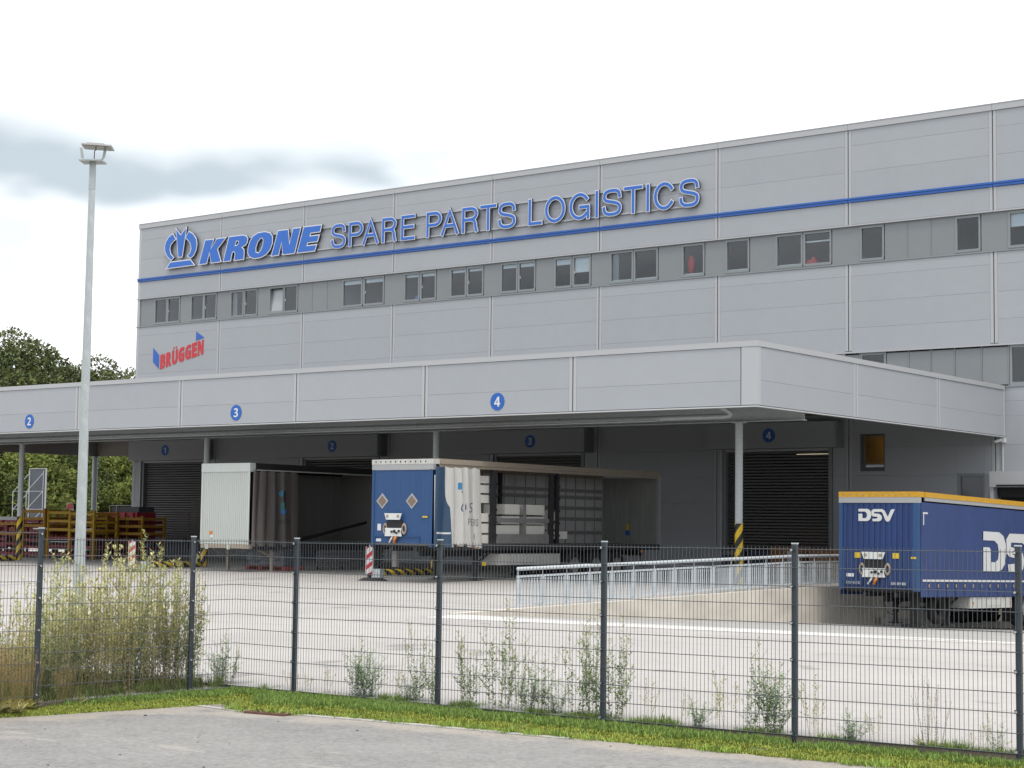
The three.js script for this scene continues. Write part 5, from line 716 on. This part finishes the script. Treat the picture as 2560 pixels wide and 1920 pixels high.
// ───────── double-wire mesh fence ─────────
{
  const f = thing('mesh_fence', 'dark green welded mesh fence with square posts turning a corner along the grass verge', 'fence', [-12, -.05, -17.26]);
  const base = x => .0062 * (x + 12.9), ZFN = -17.26, xc = -18.16;
  const postG = B(-.03, .03, -.14, 2.07, -.02, .02), capG = B(-.033, .033, 2.07, 2.085, -.023, .023), boltG = new THREE.CylinderGeometry(.013, .013, .02, 8).rotateX(Math.PI / 2), clampG = B(-.022, .022, -.02, .02, .021, .03);
  const post = (x, y, z, turned) => { const p = put('post', postG, M.fence_green, f, x, y, z); if (turned) p.rotation.y = Math.PI / 2; const sub = (n, g, m, a, b, c) => { const k = new THREE.Mesh(g, m); k.name = n; k.position.set(a, b, c); k.castShadow = true; p.add(k); }; sub('cap', capG, M.rail_paint, 0, 0, 0); for (let k = 0; k < 6; k++) { const yy = .03 + k * .395; sub('clamp', clampG, M.fence_green, -.022, yy, 0); sub('bolt', boltG, M.bolt, -.022, yy, .037); } };
  const runs = []; const P = []; for (let i = 0; i < 6; i++) P.push(-16.95 + 2.52 * i);
  P.forEach(x => post(x, base(x), ZFN)); post(xc + .07, -.02, -16.44, true); post(xc + .07, .075, -13.92, true); post(xc + .07, .09, -11.4, true);
  const bentWire = (pts, y, r) => { const gs = []; for (let i = 0; i + 1 < pts.length; i++) { const [a, b] = [pts[i], pts[i + 1]]; gs.push(rod([a[0], a[2] + y, a[1]], [b[0], b[2] + y, b[1]], r, 5)); } return gs; };
  const mkPanel = (pts, n) => {                                     // pts: [x, z, base y]
    const g = group('mesh_panel', f);
    for (let k = 0; k <= 10; k++) { const y = .015 + k * .2; add('double_wire', [...bentWire(pts, y, .0042).map(q => q.translate(0, 0, 0)), ...bentWire(pts.map(([x, z, b]) => [x + .009, z + .009, b]), y, .0042)], M.fence_wire, g); }
    const vs = []; for (let s = 0; s + 1 < pts.length; s++) { const [a, b] = [pts[s], pts[s + 1]], L = Math.hypot(b[0] - a[0], b[1] - a[1]), m = Math.round(L / .05); for (let i = 0; i < m; i++) { const u = (i + .5) / m, x = a[0] + (b[0] - a[0]) * u, z = a[1] + (b[1] - a[1]) * u, y = a[2] + (b[2] - a[2]) * u; vs.push(new THREE.CylinderGeometry(.003, .003, 2.045, 5, 1, true).translate(x + .0045, y + 1.022, z + .0045)); } }
    add('upright_wires', vs, M.fence_wire, g, { kind: 'stuff' });
  };
  const zp = ZFN + .03; for (let i = 0; i + 1 < P.length; i++) mkPanel([[P[i] + .02, zp, base(P[i])], [P[i + 1] + .0, zp, base(P[i + 1])]]);
  mkPanel([[xc + .1, -16.46, -.02], [xc + .1, zp, -.015], [P[0] - .01, zp, base(P[0])]]); mkPanel([[xc + .1, -13.94, -.005], [xc + .1, -16.42, -.02]]); mkPanel([[xc + .1, -11.4, .10], [xc + .1, -13.9, .075]]);
  for (let i = 0; i + 1 < P.length; i++) add('base_slab', bar([P[i] + .032, base(P[i]) - .09, ZFN], [P[i + 1] - .032, base(P[i + 1]) - .09, ZFN], .05, .2), M.slab, f); add('base_slab', bar([xc + .05, -.1, ZFN], [P[0] - .032, base(P[0]) - .09, ZFN], .05, .2), M.slab, f); add('base_slab', bar([xc + .05, -.1, -16.48], [xc + .05, -.1, ZFN + .03], .05, .17), M.slab, f); add('base_slab', bar([xc + .05, -.09, -13.96], [xc + .05, -.1, -16.4], .05, .17), M.slab, f);
}
// ───────── plants ─────────
function leafMat(name, k = 0) { const m = k ? new THREE.MeshPhysicalMaterial({ vertexColors: true, roughness: 1, side: THREE.DoubleSide, transmission: k, thickness: 0 }) : new THREE.MeshStandardMaterial({ vertexColors: true, roughness: .9, side: THREE.DoubleSide }); m.name = name; return m; }
const MLEAF = leafMat('leaf'), MWEED = leafMat('weed_leaf', .4), MGRASS = leafMat('grass_blade');
class Leaves { constructor() { this.p = []; this.n = []; this.c = []; }
  tri(a, b, c, col) { const u = [b[0] - a[0], b[1] - a[1], b[2] - a[2]], v = [c[0] - a[0], c[1] - a[1], c[2] - a[2]]; let n = [u[1] * v[2] - u[2] * v[1], u[2] * v[0] - u[0] * v[2], u[0] * v[1] - u[1] * v[0]]; const l = Math.hypot(...n) || 1; n = n.map(x => x / l); this.p.push(...a, ...b, ...c); for (let i = 0; i < 3; i++) { this.n.push(...n); this.c.push(...col); } }
  leaf(o, dir, wid, L, W, col) { const t = [o[0] + dir[0] * L, o[1] + dir[1] * L, o[2] + dir[2] * L], m = [o[0] + dir[0] * L * .45, o[1] + dir[1] * L * .45, o[2] + dir[2] * L * .45], a = [m[0] + wid[0] * W, m[1] + wid[1] * W, m[2] + wid[2] * W], b = [m[0] - wid[0] * W, m[1] - wid[1] * W, m[2] - wid[2] * W]; this.tri(o, a, t, col); this.tri(o, t, b, col); }
  geo() { const g = new THREE.BufferGeometry(); g.setAttribute('position', new THREE.Float32BufferAttribute(this.p, 3)); g.setAttribute('normal', new THREE.Float32BufferAttribute(this.n, 3)); g.setAttribute('color', new THREE.Float32BufferAttribute(this.c, 3)); return g; } }
const unit = q => { const z = 2 * q() - 1, a = q() * 6.2832, r = Math.sqrt(1 - z * z); return [r * Math.cos(a), z, r * Math.sin(a)]; };
// trees: tapered trunk and limbs, crown of many leaf sprays
mat('bark', [.10, .085, .065], .95, { map: rep(T.streak, 1, 1) });
function makeTree(seed, H, R, col, low = .12) {
  const q = rng(seed), wood = [rod([0, 0, 0], [.15, H * .45, .1], .32, 9, .2), rod([.15, H * .45, .1], [.1, H * .8, -.1], .2, 8, .06)], L = new Leaves(), blobs = [];
  const nb = 38; for (let i = 0; i < nb; i++) { const u = unit(q), rr = Math.cbrt(q() * .75 + .25), y = H * (low + (1 - low) * .5) + u[1] * H * (1 - low) * .47 * rr, k = Math.sqrt(Math.max(.15, 1 - Math.pow((y / H - .5) / .56, 2))); blobs.push([u[0] * R * rr * k, y, u[2] * R * rr * k, R * (.20 + .16 * q()), .75 + .5 * q()]); }
  for (let i = 0; i < 9; i++) { const b = blobs[i]; wood.push(rod([.12, Math.max(1.2, b[1] * .55), .05], [b[0] * .85, b[1], b[2] * .85], .1, 6, .03)); }
  for (const [bx, by, bz, br, tone] of blobs) { const n = Math.round(520 * (br / 1.7) ** 1.6); for (let i = 0; i < n; i++) {
    const u = unit(q), k = .62 + .46 * Math.sqrt(q()), o = [bx + u[0] * br * k * 1.1, by + u[1] * br * k * .85, bz + u[2] * br * k * 1.1]; const t = tone * (.75 + .5 * q()), yel = q();
    const c = [col[0] * t * (1 + .35 * yel), col[1] * t, col[2] * t * (1 - .3 * yel)];
    for (let s = 0; s < 2; s++) { const d = unit(q), e = [d[0] * .6 + u[0] * .6, d[1] * .6 + .1, d[2] * .6 + u[2] * .6], el = Math.hypot(...e); const w = unit(q); L.leaf(o, e.map(x => x / el), w, .20 + .17 * q(), .06 + .05 * q(), c); } } }
  return { wood: join(wood), crown: L.geo() };
}
const protos = [makeTree(101, 17, 6.2, [.074, .106, .038]), makeTree(202, 15, 5.6, [.068, .100, .037]), makeTree(303, 7.5, 4.2, [.075, .115, .032], .02), makeTree(404, 6, 3.6, [.10, .145, .034], .02)];
{
  const q = rng(909);
  const list = [ // x, z, height, prototype
    [-121, -80, 18.2, 0], [-119, -87.5, 18.4, 1], [-121, -94.2, 17.0, 0], [-122, -99, 16.2, 1], [-122, -104.5, 15.4, 0], [-126, -109, 15.2, 1], [-119.5, -101.3, 16.6, 0], [-118.5, -97, 16.9, 1], [-131, -84, 19.5, 1], [-132, -93, 18, 0], [-133, -102, 16.6, 1], [-122, -72, 18.5, 1], [-124, -65, 18, 0], [-130, -75, 19, 0],
    [-110, -76, 8, 2], [-109, -82, 7, 3], [-110.5, -87, 8.4, 2], [-111, -92, 7.4, 3], [-112, -97, 8.2, 2], [-106, -90, 5.0, 3], [-114, -101, 7.4, 2], [-108, -70, 7.6, 3], [-104.5, -95.5, 5.6, 3], [-112, -64, 8, 2] ];
  const protoH = [17, 15, 7.5, 6]; const far = ['tall oak', 'broad oak'], seen = {};
  const desc = ['tall dark oak standing beyond the canopy end', 'broad oak with a rounded crown beyond the canopy end', 'mid green bush at the foot of the oaks', 'yellow-green bush at the foot of the oaks'];
  list.forEach(([x, z, h, k]) => { const t = local(k < 2 ? 'oak_tree' : 'leafy_bush', desc[k], k < 2 ? 'tree' : 'bush', [x, .4, z], q() * 6.28, k < 2 ? 'oaks behind the canopy' : 'bushes under the oaks'); const s = h * (k < 2 ? .90 : .95) / protoH[k]; t.scale.set(s * (.9 + .2 * q()), s, s * (.9 + .2 * q())); put('trunk', protos[k].wood, M.bark, t, 0, 0, 0); put('crown', protos[k].crown, MLEAF, t, 0, 0, 0); });
}
// weeds: stems with narrow leaves; kinds: leafy, dry feathery, seed grass
function makeWeed(seed, h, kind) {
  const q = rng(seed), L = new Leaves(), S = new Leaves();
  const stems = kind === 'grass' ? 7 : kind === 'bush' ? 9 : kind === 'dry' ? 3 : 4;
  const G = { leafy: [.27, .36, .135], dry: [.47, .45, .205], bush: [.17, .31, .08], grass: [.30, .32, .13] }[kind], ST = { leafy: [.28, .25, .13], dry: [.42, .34, .18], bush: [.10, .12, .04], grass: [.20, .19, .08] }[kind];
  for (let s = 0; s < stems; s++) {
    const a = q() * 6.28, lean = (kind === 'bush' ? .5 : kind === 'leafy' ? .28 : .2) * q(), hh = h * (s ? .55 + .4 * q() : 1), n = 22; let prev = [.05 * Math.cos(a) * q() * 2, 0, .05 * Math.sin(a) * q() * 2]; const x0 = prev[0], z0 = prev[2];
    for (let i = 1; i <= n; i++) {
      const u = i / n, p = [x0 + Math.cos(a) * lean * u * hh + .012 * (q() - .5), u * hh, z0 + Math.sin(a) * lean * u * hh + .012 * (q() - .5)], w = .005 * (1.15 - u);
      S.tri([prev[0] - w, prev[1], prev[2]], [prev[0] + w, prev[1], prev[2]], p, ST); S.tri([prev[0], prev[1], prev[2] - w], [prev[0], prev[1], prev[2] + w], p, ST);
      const m = kind === 'grass' ? (u > .75 ? 5 : i < 3 ? 2 : 0) : kind === 'dry' ? (u > .4 ? 5 : u > .2 ? 1 : 0) : u > .12 ? 4 : 2;
      const spray = (o0, o1, m) => { for (let k = 0; k < m; k++) {
        const b = q() * 6.28, t = .6 + .8 * q(), e = kind === 'grass' && u > .75; const up = kind === 'dry' ? .9 : e ? 1.2 : .1 + .6 * q(); const d = [Math.cos(b), up, Math.sin(b)], l = Math.hypot(...d), len = kind === 'grass' ? (e ? .03 : .22) : kind === 'dry' ? .015 + .03 * q() : .022 + .055 * q() * (1.25 - u);
        const c = e ? [.26 * t, .20 * t, .10 * t] : [G[0] * t * (kind === 'leafy' && u > .8 ? 1.4 : 1), G[1] * t * (kind === 'leafy' && u > .85 ? 1.15 : 1), G[2] * t], f = q();
        L.leaf([o0[0] + (o1[0] - o0[0]) * f, o0[1] + (o1[1] - o0[1]) * f, o0[2] + (o1[2] - o0[2]) * f], d.map(x => x / l), [-Math.sin(b), .3 * (q() - .5), Math.cos(b)], len, len * (kind === 'grass' ? .06 : kind === 'dry' ? .17 : .2), c); } };
      spray(prev, p, m);
      if (kind !== 'grass' && u > (kind === 'dry' ? .4 : .2) && q() < (kind === 'dry' ? .38 : .55)) {                                   // side shoot
        const b = q() * 6.28, len = (.06 + .16 * q()) * (1.25 - u) * (kind === 'bush' ? 1.5 : 1), up = .7 + .9 * q(); let o = p; for (let k = 0; k < 4; k++) { const n2 = [o[0] + Math.cos(b) * len / 4, o[1] + up * len / 4, o[2] + Math.sin(b) * len / 4]; S.tri([o[0] - .002, o[1], o[2]], [o[0] + .002, o[1], o[2]], n2, ST); S.tri([o[0], o[1], o[2] - .002], [o[0], o[1], o[2] + .002], n2, ST); spray(o, n2, 3); o = n2; }
      }
      {      } prev = p;
    }
  }
  return { stem: S.geo(), leaf: L.geo() };
}
const WP = {}; for (const k of ['leafy', 'dry', 'bush', 'grass']) WP[k] = [0, 1, 2].map(i => makeWeed(k.length * 100 + i * 7 + 3, 1, k));
function weed(x, z, y, h, kind, v, lab, grp) { const w = local('weed_plant', lab, 'weed', [x, y, z], (x * 7.3) % 6.28, grp); w.scale.set(.55 + .45 * h, h, .55 + .45 * h); const P = WP[kind][v % 3]; put('stem', P.stem, MWEED, w, 0, 0, 0); put('leaves', P.leaf, MWEED, w, 0, 0, 0); return w; }
{
  const zz = -17.42, lb = { leafy: 'leafy green weed growing along the fence foot', bush: 'low bushy weed growing along the fence foot', grass: 'tuft of seeding grass at the fence foot', dry: 'thin dry weed stalk at the fence foot' };
  [[-18.55, .62, 'bush'], [-18.45, .72, 'leafy'], [-15.95, .65, 'bush'], [-15.75, .55, 'bush'], [-16.1, .75, 'leafy'], [-15.1, .35, 'bush'], [-14.85, .95, 'leafy'], [-14.72, .7, 'leafy'], [-14.1, .9, 'leafy'], [-13.98, .8, 'leafy'], [-13.64, 1.28, 'leafy'], [-13.55, .9, 'leafy'], [-13.3, .85, 'leafy'], [-13.12, .55, 'bush'], [-13.0, .75, 'leafy'], [-12.75, .4, 'bush'], [-12.42, .95, 'leafy'], [-12.25, 1.22, 'leafy'], [-12.1, 1.05, 'leafy'], [-11.93, 1.15, 'leafy'], [-11.8, .9, 'leafy'], [-11.0, .4, 'dry'], [-10.75, .35, 'bush'], [-10.3, .7, 'dry'], [-10.12, .55, 'leafy'], [-9.92, 1.0, 'leafy'], [-9.78, .8, 'bush'], [-9.7, .72, 'leafy'], [-9.3, .65, 'dry'], [-9.2, .45, 'dry'], [-8.8, .35, 'bush'], [-8.55, .35, 'dry'], [-8.0, .75, 'grass'], [-7.92, .82, 'grass'], [-7.85, .6, 'grass'], [-7.4, .3, 'dry'], [-7.15, .4, 'leafy'], [-6.8, .42, 'dry'], [-6.3, .6, 'leafy'], [-16.9, .3, 'dry'], [-16.5, .35, 'dry'], [-17.2, .3, 'dry'], [-15.35, .5, 'dry'], [-11.4, .5, 'dry'], [-10.55, .5, 'dry']].forEach(([x, h, k], i) => weed(x, zz - .12 * ((i * 37 % 10) / 10), -.03, h * 1.05, k, i, lb[k], 'weeds along the fence foot'));
  weed(-18.95, -16.3, -.03, 2.1, 'leafy', 1, 'tallest green weed standing above the thicket behind the fence corner'); weed(-18.62, -16.62, -.03, 1.85, 'leafy', 2, 'tall leafy weed just behind the post next to the fence corner'); weed(-18.45, -16.75, -.03, 1.35, 'leafy', 0, 'slender weed between the fence corner and its nearest post');
  // dense thicket on the left
  const q = rng(77); for (const [kind, n] of [['dry', 92], ['leafy', 15]]) for (const v of [0, 1]) {
    const P = WP[kind][v], g = mergeGeometries([P.stem, P.leaf]), im = new THREE.InstancedMesh(g, MWEED, n), m = new THREE.Matrix4(), e = new THREE.Euler(), c = new THREE.Color();
    for (let i = 0; i < n; i++) { const z = -17.0 + Math.pow(q(), 1.2) * 4.4, x = -18.42 - q() * q() * 2.4 - .1, h = (.75 + 1.0 * Math.pow(q(), 1.3)) * (z > -14.6 ? .78 : 1.08); e.set(.1 * (q() - .5), q() * 6.28, .1 * (q() - .5)); m.makeRotationFromEuler(e).scale(new THREE.Vector3(h, h, h)).setPosition(x, -.03, z); im.setMatrixAt(i, m); const t = .75 + .5 * q(); im.setColorAt(i, c.setRGB(t, t, t)); }
    im.name = numbered('weed_thicket'); im.castShadow = im.receiveShadow = true; tag(im, kind === 'dry' ? 'thicket of dry yellow-green weeds around the lamp post foot' : 'leafy green weeds mixed into the dry thicket behind the fence', 'weeds', null, 'stuff'); scene.add(im);
  }
  { const P = WP.grass, n = 80, im = new THREE.InstancedMesh(mergeGeometries([P[0].stem, P[0].leaf, P[1].stem, P[1].leaf]), MWEED, n), m = new THREE.Matrix4(), e = new THREE.Euler(), c = new THREE.Color(); for (let i = 0; i < n; i++) { const z = -14.6 + q() * 3.6, x = -17.95 - Math.abs(q() - .3) * .8 + (z > -13.9 ? 0 : -.1), h = .35 + .75 * q() * (z > -13.9 ? 1 : .5); e.set(.2 * (q() - .5), q() * 6.28, .2 * (q() - .5)); m.makeRotationFromEuler(e).scale(new THREE.Vector3(h, h, h)).setPosition(x, -.08, z); im.setMatrixAt(i, m); const t = .8 + .5 * q(); im.setColorAt(i, c.setRGB(t * 1.6, t * 1.4, t * 1.2)); } im.name = 'tall_grass'; tag(im, 'straw-coloured tall grass at the left fence post', 'grass', null, 'stuff'); im.castShadow = im.receiveShadow = true; scene.add(im); }
  // grass of the verge
  const tuft = (seed, n, h, spread, col) => { const r = rng(seed), L = new Leaves(); for (let i = 0; i < n; i++) { const a = r() * 6.28, b = r() * 6.28, d = [Math.cos(b) * .55, .75 + .5 * r(), Math.sin(b) * .55], l = Math.hypot(...d), t = .7 + .6 * r(), y = r(); L.leaf([Math.cos(a) * spread * r(), 0, Math.sin(a) * spread * r()], d.map(x => x / l), [-Math.sin(b), 0, Math.cos(b)], h * (.5 + .7 * r()), .0035 + .002 * r(), [col[0] * t * (1 + .2 * y), col[1] * t, col[2] * t]); } return L.geo(); };
  const sow = (name, lab, g, n, place) => { const im = new THREE.InstancedMesh(g, MGRASS, n), m = new THREE.Matrix4(), e = new THREE.Euler(), c = new THREE.Color(); let i = 0, guard = 0; while (i < n && guard++ < n * 40) { const p = place(); if (!p) continue; e.set(0, q() * 6.28, 0); m.makeRotationFromEuler(e).scale(new THREE.Vector3(1, p[3], 1)).setPosition(p[0], p[1], p[2]); im.setMatrixAt(i, m); const t = .75 + .5 * q(); im.setColorAt(i, c.setRGB(t, t, t)); i++; } im.count = i; im.name = name; tag(im, lab, 'grass', null, 'stuff'); im.castShadow = im.receiveShadow = true; scene.add(im); };
  const vz = (d0, d1) => () => { const x = -19.2 + q() * 14.8, z = -17.22 + q() * 5.4; const d = -dAsph(x, z); if (d < d0 || d > d1 + .25 * (fbm(x * 2 + 40, z * 2 + 40, 4096, 4096, 3, 7) - .5)) return null; if (x < -18.12) return null; if (fbm(x * 2.6 + 70, z * 5 + 30, 4096, 4096, 3, 13) > .60 && q() < .75) return null; return [x, vergeY(x, z), z, .6 + .9 * q()]; };
  sow('moss_grass', 'very short yellow-green moss and grass along the asphalt edge', tuft(1, 26, .030, .06, [.235, .300, .055]), 9000, vz(.02, .55));
  sow('verge_grass', 'short green grass of the verge in front of the fence', tuft(2, 16, .065, .05, [.160, .270, .060]), 5200, vz(.36, 3));
  sow('edge_tufts', 'scattered grass tufts growing out onto the asphalt edge', tuft(3, 40, .09, .10, [.18, .29, .05]), 90, () => { const x = -17 + q() * 11, z = lerpPts(ZE, x) + .02 + .14 * q() * q(); return q() < .5 ? [x, -.12, z, .5 + .7 * q()] : null; });
  sow('fence_fringe', 'uneven fringe of grass and seedlings along the inner foot of the fence', tuft(5, 18, .11, .06, [.19, .30, .07]), 700, () => { const x = -18.1 + q() * 14, n = fbm(x * 1.7 + 80, 3, 4096, 64, 3, 19); return q() < sm(.35, .68, n) ? [x, -.03, -17.31 - .3 * q() * q(), .4 + 1.6 * q() * n] : null; });
  sow('bed_grass', 'rough grass under the weeds inside the fence', tuft(4, 20, .16, .09, [.10, .15, .03]), 1500, () => [-18.2 - q() * 4.5, -.025, -17.2 + q() * 6, .5 + q()]);
}
renderer.render(scene, camera);
